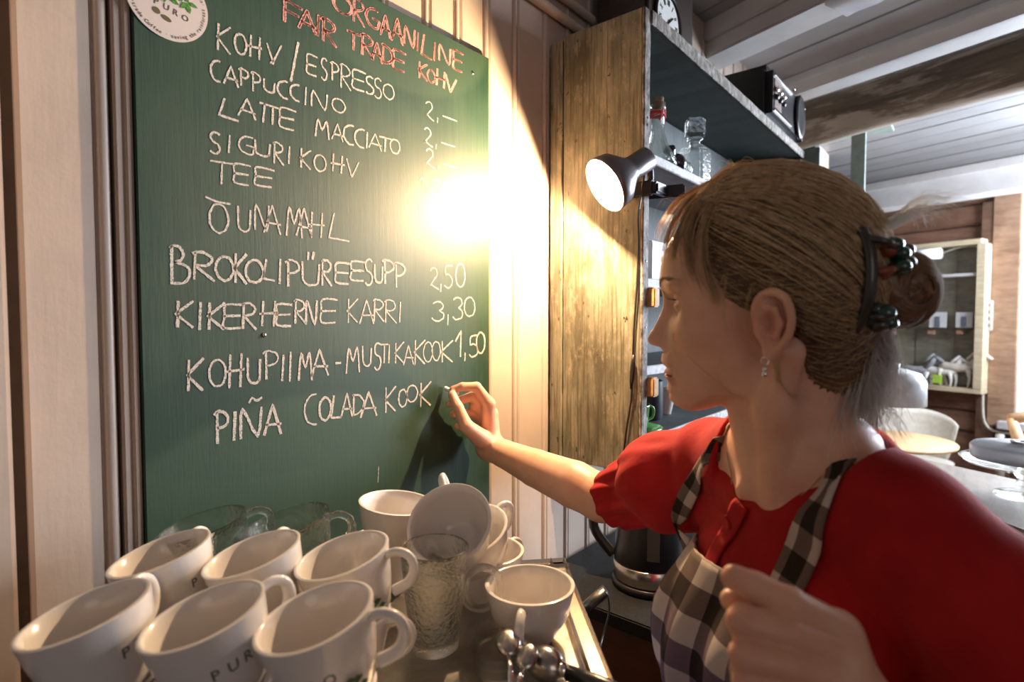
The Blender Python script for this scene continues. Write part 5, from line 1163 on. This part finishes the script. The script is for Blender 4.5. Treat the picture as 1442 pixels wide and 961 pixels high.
def blouse_sdf(P, extra=0.0):
    d, q = torso(P)
    # puffed right sleeve with gathers
    ax_ = (CUFR-SR_); L = np.linalg.norm(ax_); ax_ = ax_/L; rel = P-SR_.astype(np.float32); t = rel @ ax_.astype(np.float32); rad = rel-t[:, None]*ax_.astype(np.float32)
    e1 = np.cross(ax_, [0, 0, 1]); e1 /= np.linalg.norm(e1); e2 = np.cross(ax_, e1); th = np.arctan2(rad @ e2.astype(np.float32), rad @ e1.astype(np.float32))
    tt = np.clip(t/L, -.2, 1.1)
    sl = smin(ell_(P, tuple(SRC+np.array([.012, -.02, 0])), (.080, .075, .066)), cap_(P, tuple(SR_+ax_*.02), tuple(CUFR), .062, .050), .02)
    gath = (.0020*np.sin(th*11+1.2*np.sin(tt*5))+.0009*np.sin(th*19+2))*np.clip(tt*1.4, 0, 1)
    sl = sl+gath+.0030*rnoise(P, 42, 1.0)+.0022*np.sin(th*6+tt*7+1.0)*np.sin(tt*3)
    sl = smax(sl, (t-L)*1.0, .006)
    d = smin(d, sl, .022)
    # left sleeve
    ax2 = (ELL-SL_); L2 = np.linalg.norm(ax2); ax2 /= L2; rel = P-SL_.astype(np.float32); t2 = rel @ ax2.astype(np.float32)
    sl2 = cap_(P, tuple(SL_+np.array([.004, -.004, -.01])), tuple(SL_+ax2*.17), .062, .070)+.003*rnoise(P, 45, 2.0); sl2 = smax(sl2, t2-.165, .006); d = smin(d, sl2, .025)
    # front pleats and soft folds
    f_, l_, z_ = q[:, 0], q[:, 1], q[:, 2]
    frontw = np.clip(f_/.05, 0, 1)*np.clip((-z_-.055)/.03, 0, 1)
    d = d-.0030*np.sin(l_*190+1.5*np.sin(z_*20))*frontw*np.exp(-(l_/.11)**2)*np.clip((.20+z_)/.06, 0, 1)
    nw_ = np.clip((.16-vlen(P-NB.astype(np.float32)))*-20+1.0, .1, 1); d = d+(.0032*rnoise(P, 32, .4)+.0014*rnoise(P, 75, 1.4))*nw_
    # button placket
    return d-extra
def neck_cut(P):
    q = (P-NB.astype(np.float32)) @ BB.T; f_, l_, z_ = q[:, 0], q[:, 1], q[:, 2]
    r = np.sqrt((l_/.078)**2+((f_-.006)/.092)**2)-1
    z0 = .047-1.12*np.clip(f_-.016, 0, .2)+.25*np.clip(-f_, 0, .1)
    return smax(r*.078, (z0-z_)*.72, .006)
def blouse(P):
    d = smin(blouse_sdf(P), neck_sdf(P)-.0045, .01)
    return smax(d, -neck_cut(P), .0025)
V4, F4 = mesh_sdf(blouse, (.08, .25, -.78), (.48, .98, -.09), .0030, 1)
red, nt, b = nodes('red_cotton'); n = noise_t(nt, coords(nt), 18, 5); wv = noise_t(nt, coords(nt), 1500, 1); n3 = noise_t(nt, coords(nt, (1, 1, 1)), 90, 4, .6, .8)
nt.links.new(ramp(nt, n, [(.3, (.29, .006, .007)), (.7, (.41, .011, .011))]).outputs[0], b.inputs['Base Color']); b.inputs['Roughness'].default_value = .85; b.inputs['Specular IOR Level'].default_value = .2
b.inputs['Sheen Weight'].default_value = .12; b.inputs['Sheen Tint'].default_value = (1, .3, .25, 1)
bump(nt, b, mixc(nt, .25, n3, wv), .35, .0025)
bl_ = fast_obj('blouse', V4, F4, red, woman)
BVB = BVHTree.FromPolygons([Vector(v) for v in toworld(V4)], [tuple(f) for f in F4.tolist()])
def on_blouse_px(px, py, off=.002):
    r = ray(px, py).normalized(); h = BVB.ray_cast(EYE, r); return (h[0]+h[1]*off, h[1]) if h[0] else (None, None)
def proj_front(l_, z_, off=.002, f0=.4):                   # body coordinates -> the cloth surface from the front
    o = W3(NB+bf*f0+bl*l_+u3*z_); d = (W3(NB+bl*l_+u3*z_)-o).normalized(); h = BVB.ray_cast(o, d)
    if h[0] is None: return None, None
    n_ = h[1] if h[1].dot(d) < 0 else -h[1]; return h[0]+n_*off, n_
# buttons
for z_ in ((1030, 736), (1001, 802)):
    p, n_ = on_blouse_px(*z_, .0035)
    if p: Tb = Matrix.Translation(p) @ n_.to_track_quat('Z', 'Y').to_matrix().to_4x4(); MB().lathe([(0, -.001), (.0065, -.001), (.0078, .001), (.0068, .0034), (.005, .0028), (0, .003)], 20, Tb).build('button', red, woman, True)

# ---------------- apron
gm2, nt, b = nodes('gingham'); uvn = N(nt, 'ShaderNodeUVMap'); uvn.uv_map = 'UVMap'; sp2 = N(nt, 'ShaderNodeSeparateXYZ'); nt.links.new(uvn.outputs[0], sp2.inputs[0])
def stripe(s): return math_n(nt, 'GREATER_THAN', math_n(nt, 'FRACT', math_n(nt, 'MULTIPLY', s, 1.0)), .5)
lev = math_n(nt, 'MULTIPLY', math_n(nt, 'ADD', stripe(sp2.outputs[0]), stripe(sp2.outputs[1])), .5)
r = ramp(nt, lev, [(.0, (.50, .42, .36)), (.33, (.15, .105, .085)), (.75, (.030, .020, .016))], 'CONSTANT'); wv = noise_t(nt, uvn.outputs[0], 60, 2, .7)
lil = ramp(nt, lev, [(.0, (.50, .45, .62)), (.33, (.16, .12, .30)), (.75, (.035, .025, .05))], 'CONSTANT')
zfac = ramp(nt, math_n(nt, 'MULTIPLY', sp2.outputs[1], -.08), [(.18, 0), (.42, 1)])
cc_ = mixc(nt, zfac.outputs[0], r.outputs[0], lil.outputs[0])
nt.links.new(mixc(nt, .35, cc_, ramp(nt, wv, [(.3, .25), (.7, .75)]).outputs[0], 'OVERLAY'), b.inputs['Base Color']); b.inputs['Roughness'].default_value = .9; b.inputs['Specular IOR Level'].default_value = .15
bump(nt, b, wv, .4, .001); MAT['gingham'] = gm2
CK = .052
V = []; UV = []; FF = []; nu, nv = 46, 60; ZTOP = -.080
fs_ = np.linspace(.20, -.12, 161)
for j in range(nv+1):
    z_ = ZTOP-.36*j/nv
    for i in range(nu+1):
        l_ = -.112+.222*i/nu; UV.append((l_/CK, z_/CK)); V.append((l_, z_))
LZ = np.array(V); PP = (NB+bf*fs_[None, :, None]+bl*LZ[:, 0][:, None, None]+u3*LZ[:, 1][:, None, None]).reshape(-1, 3).astype(np.float32)
tv = torso(PP)[0].reshape(len(LZ), len(fs_)); hit = np.argmax(tv < .002, axis=1); fz = np.where(tv.min(1) < .002, fs_[hit], 0.0)
V = [W3(NB+bf*(fz[k]+.004)+bl*LZ[k, 0]+u3*LZ[k, 1]) for k in range(len(LZ))]
Va = np.array([v[:] for v in V]).reshape(nv+1, nu+1, 3)
for _ in range(10): Va[1:-1, 1:-1] = .5*Va[1:-1, 1:-1]+.125*(Va[2:, 1:-1]+Va[:-2, 1:-1]+Va[1:-1, 2:]+Va[1:-1, :-2])
bfw = Vector(toworld(bf[None])[0])-EYE
Va += (np.array(bfw[:])*.006)
for j in range(nv+1):
    for i in range(nu+1): Va[j, i] += np.array(bfw[:])*(.004*math.sin(i*.55+j*.06)*min(1, j/10)+.003*math.sin(j*.25+i*.2))
V = [Vector(p) for p in Va.reshape(-1, 3)]
for j in range(nv):
    for i in range(nu): a_ = j*(nu+1)+i; FF.append((a_, a_+1, a_+nu+2, a_+nu+1))
bib = obj('apron_bib', V, FF, MAT['gingham'], woman, True, None, UV); md = bib.modifiers.new('t', 'SOLIDIFY'); md.thickness = .0022
hm_ = MB().tube([Va[0, i] for i in range(nu+1)], .0022, 6).build('apron_hem', simple('hem', (.42, .34, .28), .9), woman, True)
def strap(pix, name='apron_strap', wd=.033, u0=0.0, mat_=None):
    c = catmull(pix, 5); rows = []
    for p in c: rows.append((p, None))
    V = []; UV = []; FF = []; s = 0; nW = 6
    for i, (p, _) in enumerate(rows):
        a = rows[max(i-1, 0)][0]; b2_ = rows[min(i+1, len(rows)-1)][0]; t = (b2_-a).normalized()
        loc, n_, _, _ = BVB.find_nearest(p); n_ = n_ if n_.dot(p-loc) >= 0 or True else -n_
        if n_.dot((EYE+UP*.3)-p) < 0 and False: n_ = -n_
        sd = t.cross(n_).normalized()
        for k in range(nW+1):
            q = p+sd*wd*(k/nW-.5); l2, n2_, _, _ = BVB.find_nearest(q)
            q = l2+n2_*.0035 if (l2-q).length < .03 else q
            V.append(q); UV.append((u0+k/nW*1.0, s/CK))
        if i < len(rows)-1: s += (rows[i+1][0]-p).length
    R_ = np.array([v[:] for v in V]).reshape(len(rows), nW+1, 3)
    for _ in range(14): R_[1:-1] = .5*R_[1:-1]+.25*(R_[2:]+R_[:-2])
    V = []
    for p in R_.reshape(-1, 3):
        p = Vector(p); l2, n2_, _, dd = BVB.find_nearest(p); sd_ = (p-l2).dot(n2_)
        V.append(l2+n2_*.0045 if (sd_ < .0042 and dd < .03) else p)
    for i in range(len(rows)-1):
        for k in range(nW): a_ = i*(nW+1)+k; FF.append((a_, a_+1, a_+nW+2, a_+nW+1))
    o = obj(name, V, FF, mat_ or MAT['gingham'], woman, True, None, UV); md = o.modifiers.new('t', 'SOLIDIFY'); md.thickness = .0018; return o
def px_path(pts, fb):
    out = []
    for (x, y) in pts:
        p, n_ = on_blouse_px(x, y, .003); out.append(p if p else at(x, y, fb))
    return out
strap(px_path([(1207, 612), (1190, 650), (1165, 700), (1140, 755), (1118, 805), (1098, 850), (1085, 890)], .50), wd=.0300, u0=.25)
far = [W3(NB+bl*-.050+bf*-.01+u3*.060)]+px_path([(1012, 628), (985, 670), (962, 712), (948, 745), (942, 768)], .66)
strap(px_path([(1030, 606), (1010, 634), (985, 670), (963, 712), (949, 742), (941, 764)], .66), wd=.024, u0=.0)

strap(px_path([(1046, 712), (1038, 730), (1022, 757), (1006, 785), (994, 815), (985, 850), (980, 890)], .55), 'button_placket', .019, mat_=red)
# ---------------- hair
def hair_sdf(P):
    q = headlocal(P); a, b, c = q[:, 0], q[:, 1], q[:, 2]; Q = np.stack([a, np.abs(b), c], -1)
    d = ell_(Q, (-.012, 0, .060), (.092, .078, .092))
    d = smin(d, ell_(Q, (.018, 0, .090), (.064, .060, .066)), .03)
    d = smin(d, ell_(Q, (-.043, 0, .02), (.052, .064, .068)), .03)
    d = smin(d, ell_(Q, (-.052, .0, -.036), (.036, .046, .036)), .025)
    # uncover face, ear and neck: keep only behind the hairline
    hl = np.interp(c, [-.08, -.03, .0, .02, .05, .08, .11, .14, .2], [-.045, -.028, -.022, .022, .040, .058, .072, .105, .14])
    d = smax(d, (a-hl)*.8, .010)
    ea = np.sqrt(((a+.010)/.020)**2+((c-.003)/.030)**2)-1; d = smax(d, np.where(np.abs(b) > .045, -ea*.022, -1.), .006)
    fl = np.arctan2(c-.02, a+.11)                         # strand flow ridges towards the clip
    d = d+.0009*np.sin(fl*90+b*60)+.0006*np.sin(fl*173+2+b*90)
    return d
V5, F5 = mesh_sdf(hair_sdf, (.14, .44, -.10), (.42, .70, .175), .0022, 1)
def hair_mat(name, c0, c1, c2, trans=.22):
    m, nt, b = nodes(name); n = noise_t(nt, coords(nt), 120, 4, .7); n0 = noise_t(nt, coords(nt), 14, 3)
    r = ramp(nt, n, [(.3, c0), (.55, c1), (.75, c2)]); nt.links.new(mixc(nt, ramp(nt, n0, [(.4, 0), (.7, .5)]).outputs[0], r.outputs[0], c2), b.inputs['Base Color'])
    b.inputs['Roughness'].default_value = .42; b.inputs['Specular IOR Level'].default_value = .55; b.inputs['Anisotropic'].default_value = .6
    b.inputs['Sheen Weight'].default_value = .1
    tl_ = N(nt, 'ShaderNodeBsdfTranslucent'); nt.links.new(b.inputs['Base Color'].links[0].from_socket, tl_.inputs[0]); mx = N(nt, 'ShaderNodeMixShader'); mx.inputs[0].default_value = trans; nt.links.new(b.outputs[0], mx.inputs[1]); nt.links.new(tl_.outputs[0], mx.inputs[2]); nt.links.new(mx.outputs[0], nt.nodes['Material Output'].inputs[0]); return m
hmat = hair_mat('hair_brown', (.060, .028, .011), (.15, .074, .028), (.31, .165, .066), .0); hlight = hair_mat('hair_blonde_lamp_glow', (.40, .24, .11), (.62, .42, .22), (.80, .60, .36)); hbacklit = hair_mat('hair_pale_backlight', (.60, .56, .50), (.76, .72, .68), (.90, .88, .86))  # blonde: own gold plus lamp glow in the colour; pale: painted backlight
hair = fast_obj('hair', V5, F5, hmat, woman)
V5b, F5b = mesh_sdf(lambda P: smin(head_sdf(P), hair_sdf(P), .004), (.10, .42, -.12), (.42, .72, .175), .0032, 1)
BVH_ = BVHTree.FromPolygons([Vector(v) for v in toworld(V5b)], [tuple(f) for f in F5b.tolist()])
hrnd = random.Random(11)
def sph(a, b, c): v = np.array([a+.012, b, c-.055]); return v/np.linalg.norm(v)
O5 = W3(hp(-.012, 0, .055))
def hdir(v): return (W3(HC+g3*v[0]+l3*v[1]+u3*v[2])-W3(HC)).normalized()
def surf(v, off):
    d = hdir(v); o = O5+d*.25; h = BVH_.ray_cast(o, -d)
    if h[0] is None: return None
    if (h[0]-O5).length < .05: return None
    return h[0]+d*off
def strands(name, n, starts, end, m, r0=.00035, lift=(.0004, .0022), seg=12, bow=0, kind='stuff'):
    mb = MB()
    for k in range(n):
        s = starts(); e = end(); vs_ = sph(*s); ve = sph(*e); ang = math.acos(max(-1, min(1, float(vs_ @ ve)))); lf = hrnd.uniform(*lift); ph = hrnd.uniform(0, 6); P = []
        for i in range(seg+1):
            t = i/seg; v = (math.sin((1-t)*ang)*vs_+math.sin(t*ang)*ve)/max(1e-4, math.sin(ang)); v = v+np.array([0, 0, bow*math.sin(PI*t)]); v /= np.linalg.norm(v)
            p = surf(v, lf*(.4+math.sin(PI*min(1, t*1.02)))+.0004*math.sin(ph+t*9))
            if p is not None: P.append(p)
        if len(P) > 4: mb.tube(P, [r0*(1-.4*i/len(P)) for i in range(len(P))], 3, cap=False)
    o = mb.build(name, m, woman, True); 
    if kind: o['kind'] = kind
    return o
def hl_start():                                            # along the hairline, forehead to behind the ear, both sides
    t = hrnd.random(); s = 1 if hrnd.random() < .72 else -1
    P = [(.085, .0, .128), (.072, .03, .118), (.055, .055, .095), (.040, .066, .06), (.030, .072, .03), (-.002, .078, .036), (-.025, .072, .02), (-.032, .064, -.01), (-.04, .05, -.045)]
    x = t*(len(P)-1); i = min(int(x), len(P)-2); f_ = x-i; p = [P[i][j]*(1-f_)+P[i+1][j]*f_ for j in range(3)]; back = hrnd.random()*.63-.08
    e = (-.098, .0, .03); p = [p[j]*(1-back)+e[j]*back for j in range(3)]
    return (p[0], p[1]*s, p[2]+(.05*back))
def clip_end(): return (-.100+hrnd.uniform(-.004, .004), hrnd.uniform(-.018, .030), .030+hrnd.uniform(-.040, .045))
strands('hair_strands', 2700, hl_start, clip_end, hmat)
strands('hair_strands', 900, hl_start, clip_end, hlight, .0003, (.0006, .0030))
def top_start(): return (.080+hrnd.uniform(-.02, .012), hrnd.uniform(-.045, .05), .130+hrnd.uniform(-.01, .012))
strands('hair_lamp_highlights', 1300, top_start, clip_end, hlight, .00048, (.001, .006), bow=.05)  # lamp glow on the top front put into lighter strands
# free locks: fringe, temple wisps, loose ends
def lock(mb, guide, n, spread, r0, jit=.002, seg=14, taper=.5):
    g_ = [Vector(p) for p in guide]
    for k in range(n):
        o0 = Vector([hrnd.gauss(0, 1) for _ in range(3)])*spread; o1 = o0*hrnd.uniform(.3, 2.2)+Vector([hrnd.gauss(0, 1) for _ in range(3)])*spread*taper; cut = hrnd.uniform(.65, 1)
        P = catmull([p+o0*(1-i/(len(g_)-1))*.6+o1*(i/(len(g_)-1))+Vector([hrnd.gauss(0, 1) for _ in range(3)])*jit*.4 for i, p in enumerate(g_)], 4); P = P[:max(4, int(len(P)*cut))]
        mb.tube(P, [r0*(1-.6*i/len(P)) for i in range(len(P))], 3, cap=False)
def HP(px, py, b): a, c = h_of_px(px, py, b); return W3(hp(a, b, c))
mb = MB()
for (pts, n, sp_) in (
    ([(1010, 262, .02), (975, 292, .03), (956, 330, .038), (950, 362, .042), (958, 388, .046)], 60, .0022),
    ([(1020, 262, .03), (985, 290, .045), (968, 330, .055), (972, 375, .058), (990, 412, .060)], 80, .0024),
    ([(1005, 258, .0), (968, 285, .01), (946, 318, .018), (938, 350, .022), (940, 372, .026)], 45, .0020),
    ([(1030, 262, .04), (1000, 300, .06), (990, 345, .066), (1000, 400, .068), (1012, 432, .069)], 70, .0024),
    ([(1000, 256, -.02), (958, 280, -.015), (934, 312, -.01), (926, 345, -.008)], 26, .0016)):
    lock(mb, [HP(*p) for p in pts], int(n*1.6), sp_*1.15, .00036)
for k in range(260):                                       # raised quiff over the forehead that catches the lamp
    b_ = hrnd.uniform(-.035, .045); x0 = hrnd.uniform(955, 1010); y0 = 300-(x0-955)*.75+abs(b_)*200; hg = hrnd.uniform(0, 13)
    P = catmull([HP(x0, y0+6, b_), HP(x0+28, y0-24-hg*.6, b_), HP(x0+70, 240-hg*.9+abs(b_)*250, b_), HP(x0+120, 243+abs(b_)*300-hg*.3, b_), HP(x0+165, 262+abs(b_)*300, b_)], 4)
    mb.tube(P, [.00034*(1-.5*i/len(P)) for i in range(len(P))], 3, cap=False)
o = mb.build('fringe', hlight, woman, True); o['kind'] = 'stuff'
mb = MB()
for (pts, n, sp_) in (
    ([(1035, 330, .07), (1022, 390, .072), (1018, 440, .073), (1033, 480, .074)], 10, .0014),
    ([(1060, 400, .076), (1050, 440, .076), (1044, 480, .076)], 7, .0012),
    ([(1090, 500, .078), (1098, 540, .070), (1120, 560, .064), (1150, 548, .06)], 12, .0014)):
    lock(mb, [HP(*p) for p in pts], n, sp_, .00022)
for k in range(70):                                        # flyaways on the crown and forehead
    x = hrnd.uniform(960, 1180); y = 262-18*math.sin((x-960)/220*PI)-hrnd.uniform(0, 6); b_ = hrnd.uniform(-.03, .04); ln = hrnd.uniform(10, 34)
    if x < 1000: y = 300-(x-960)
    dx = -hrnd.uniform(.2, 1.1)*ln; P = [HP(x+12, y+12, b_), HP(x+dx*.3, y-ln*.35, b_), HP(x+dx, y-ln*.5+hrnd.uniform(-6, 8), b_), HP(x+dx*1.5, y-ln*.2+hrnd.uniform(0, 14), b_)]
    P = catmull(P, 4); mb.tube(P, [.00018*(1-.6*i/len(P)) for i in range(len(P))], 3, cap=False)
o = mb.build('wispy_hair', hlight, woman, True); o['kind'] = 'stuff'
# bun
bc = HP(1268, 408, .0); BM = MB()
ax1 = RT; bunv = []
bun_c = tocam(bc)
def bun_sdf(P):
    q = P-bun_c.astype(np.float32); d = ell_(q, (0, 0, 0), (.031, .028, .035)); d = smin(d, ell_(q, (-.028, .0, .012), (.026, .024, .036)), .01)
    ang = np.arctan2(q[:, 2], q[:, 0]); rr = vlen(q); return d+.0014*np.sin(ang*3+rr*420)+.0006*np.sin(ang*9+rr*900)
V6, F6 = mesh_sdf(bun_sdf, tuple(bun_c-.075), tuple(bun_c+.075), .0022, 1); bun = fast_obj('hair_bun', V6, F6, hmat, woman)
mb = MB()
for k in range(420):
    a0 = hrnd.uniform(0, 2*PI); rr = hrnd.uniform(.45, 1.04); P = []
    tw = hrnd.uniform(1.2, 2.6); dp = -math.sqrt(max(0, 1.06-rr*rr))
    for i in range(13):
        t = i/12; a = a0+tw*t; r_ = rr*(1-.25*t); dpt = -math.sqrt(max(0, 1.08-min(1.08, r_*r_)))
        P.append(bc+RT*(.0315*r_*math.cos(a))+UP*(.0355*r_*math.sin(a))+FW*(.0285*dpt))
    mb.tube(P, .0004, 3, cap=False)
o = mb.build('bun_strands', hlight if False else hmat, woman, True); o['kind'] = 'stuff'
mb = MB()                                                  # loose hair, backlight painted in as pale colour: tail under the clip, halo and ends
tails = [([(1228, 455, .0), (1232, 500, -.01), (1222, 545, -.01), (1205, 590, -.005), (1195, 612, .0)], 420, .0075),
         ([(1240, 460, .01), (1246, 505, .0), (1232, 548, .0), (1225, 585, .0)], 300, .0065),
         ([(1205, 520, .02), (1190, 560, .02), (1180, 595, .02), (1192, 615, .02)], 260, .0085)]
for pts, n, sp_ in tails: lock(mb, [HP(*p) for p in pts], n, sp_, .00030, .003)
o = mb.build('loose_hair_tail', hbacklit, woman, True); o['kind'] = 'stuff'
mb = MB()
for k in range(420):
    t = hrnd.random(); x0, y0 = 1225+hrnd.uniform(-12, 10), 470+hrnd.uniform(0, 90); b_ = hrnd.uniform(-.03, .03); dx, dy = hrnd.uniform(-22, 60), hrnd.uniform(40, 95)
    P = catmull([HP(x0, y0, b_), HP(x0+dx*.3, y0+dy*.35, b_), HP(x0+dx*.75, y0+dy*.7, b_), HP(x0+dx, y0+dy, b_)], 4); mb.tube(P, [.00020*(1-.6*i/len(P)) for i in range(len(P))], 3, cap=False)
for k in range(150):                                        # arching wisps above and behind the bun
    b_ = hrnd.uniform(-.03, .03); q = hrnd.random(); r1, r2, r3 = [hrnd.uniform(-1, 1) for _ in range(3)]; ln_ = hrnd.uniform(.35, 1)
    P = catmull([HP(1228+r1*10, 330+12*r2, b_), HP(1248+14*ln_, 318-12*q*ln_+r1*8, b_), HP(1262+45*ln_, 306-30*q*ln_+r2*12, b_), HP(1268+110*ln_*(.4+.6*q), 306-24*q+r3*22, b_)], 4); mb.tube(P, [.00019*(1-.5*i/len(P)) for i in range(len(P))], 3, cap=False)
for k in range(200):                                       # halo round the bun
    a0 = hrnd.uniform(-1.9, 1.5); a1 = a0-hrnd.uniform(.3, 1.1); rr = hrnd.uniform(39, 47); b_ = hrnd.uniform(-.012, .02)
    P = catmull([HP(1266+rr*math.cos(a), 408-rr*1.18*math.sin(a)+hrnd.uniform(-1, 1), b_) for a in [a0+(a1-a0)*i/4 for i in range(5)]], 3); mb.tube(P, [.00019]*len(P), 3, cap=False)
o = mb.build('backlit_hair_ends', hbacklit, woman, True); o['kind'] = 'stuff'
# claw clip: curved bar over the head with two bead clusters and prongs
clipm = simple('clip_dark', (.035, .028, .020), .3, coat=.4); green = simple('clip_green', (.010, .045, .030), .2, coat=.5); rust = simple('clip_rust', (.22, .06, .025), .4)
ccx = MB(); pts = [(1213, 322, .058), (1224, 350, .062), (1227, 385, .064), (1223, 420, .062), (1214, 452, .056), (1205, 468, .05)]
hc = ccx.tube(catmull([HP(*p) for p in pts], 6), .0042, 10, 1.3).build('clip_bar', clipm, woman, True)
for (x, y, bb, r, m_) in ((1258, 345, .045, .0085, green), (1268, 357, .04, .0080, green), (1276, 352, .03, .007, clipm), (1268, 376, .04, .0088, green), (1278, 370, .03, .0070, clipm), (1250, 352, .045, .0080, rust), (1243, 385, .045, .0075, rust), (1232, 436, .05, .008, green), (1245, 441, .05, .0095, green), (1250, 455, .045, .0085, green), (1238, 458, .05, .0080, clipm), (1226, 450, .05, .0075, green)):
    MB().ball(HP(x, y, bb), (r, r, r*.85), 16).build('clip_bead', m_, woman, True)
for (a_, b_) in (((1222, 335, .062), (1262, 350, .045)), ((1226, 385, .062), (1262, 378, .045)), ((1218, 446, .056), (1248, 448, .05))):
    MB().tube([HP(*a_), (HP(*a_)+HP(*b_))/2-FW*.008, HP(*b_)], .0032, 8).build('clip_prong', rust if a_[1] == 385 else clipm, woman, True)
# nails
# chalk between thumb and index
ca, cb_ = W3(hpx(645, 555, .030)), onY(626, 547, YB-.004)
ck_ = MB().tube([ca, ca.lerp(cb_, .5), ca.lerp(cb_, .95), cb_], [.0046, .0046, .0046, .0038], 14).build('chalk', simple('chalk_stick', (.85, .83, .80), .9, bs=.2), smooth=True); tag(ck_, 'short white stick of chalk held against the board', 'chalk')
# skirt and legs below the frame keep the figure whole
def lower(P):
    q = P-np.array([.345, .55, 0], np.float32); r = np.sqrt(q[:, 0]**2+q[:, 1]**2); z = P[:, 2]; rad_ = np.interp(z, [-1.05, -.75, -.62, -.50], [.20, .175, .15, .135]); return np.maximum((r-rad_)*.9, np.abs(z+.80)-.26)
V7, F7 = mesh_sdf(lower, (.1, .3, -1.1), (.6, .8, -.5), .008, 1); fast_obj('skirt', V7, F7, simple('dark_skirt', (.03, .03, .05), .9), woman)
mb = MB()
for s in (-1, 1):
    c = cw(.345, .55, -1.5)+Vector((bl[0]*RT.x*s*.08+bl[1]*FW.x*s*.08, bl[0]*RT.y*s*.08+bl[1]*FW.y*s*.08, 0)); bfw_ = Vector((bfw.x, bfw.y, 0)).normalized()
    MB().tube([c+UP*.52, c+UP*.30+bfw_*.004, c+UP*.09], [.052, .048, .032], 14).build('stocking', MAT['blackmetal'], woman, True)
    MB().tube([c+UP*.05-bfw_*.06, c+UP*.045+bfw_*.02, c+UP*.038+bfw_*.13], [.038, .042, .032], 14).build('shoe', MAT['darkwood'], woman, True)
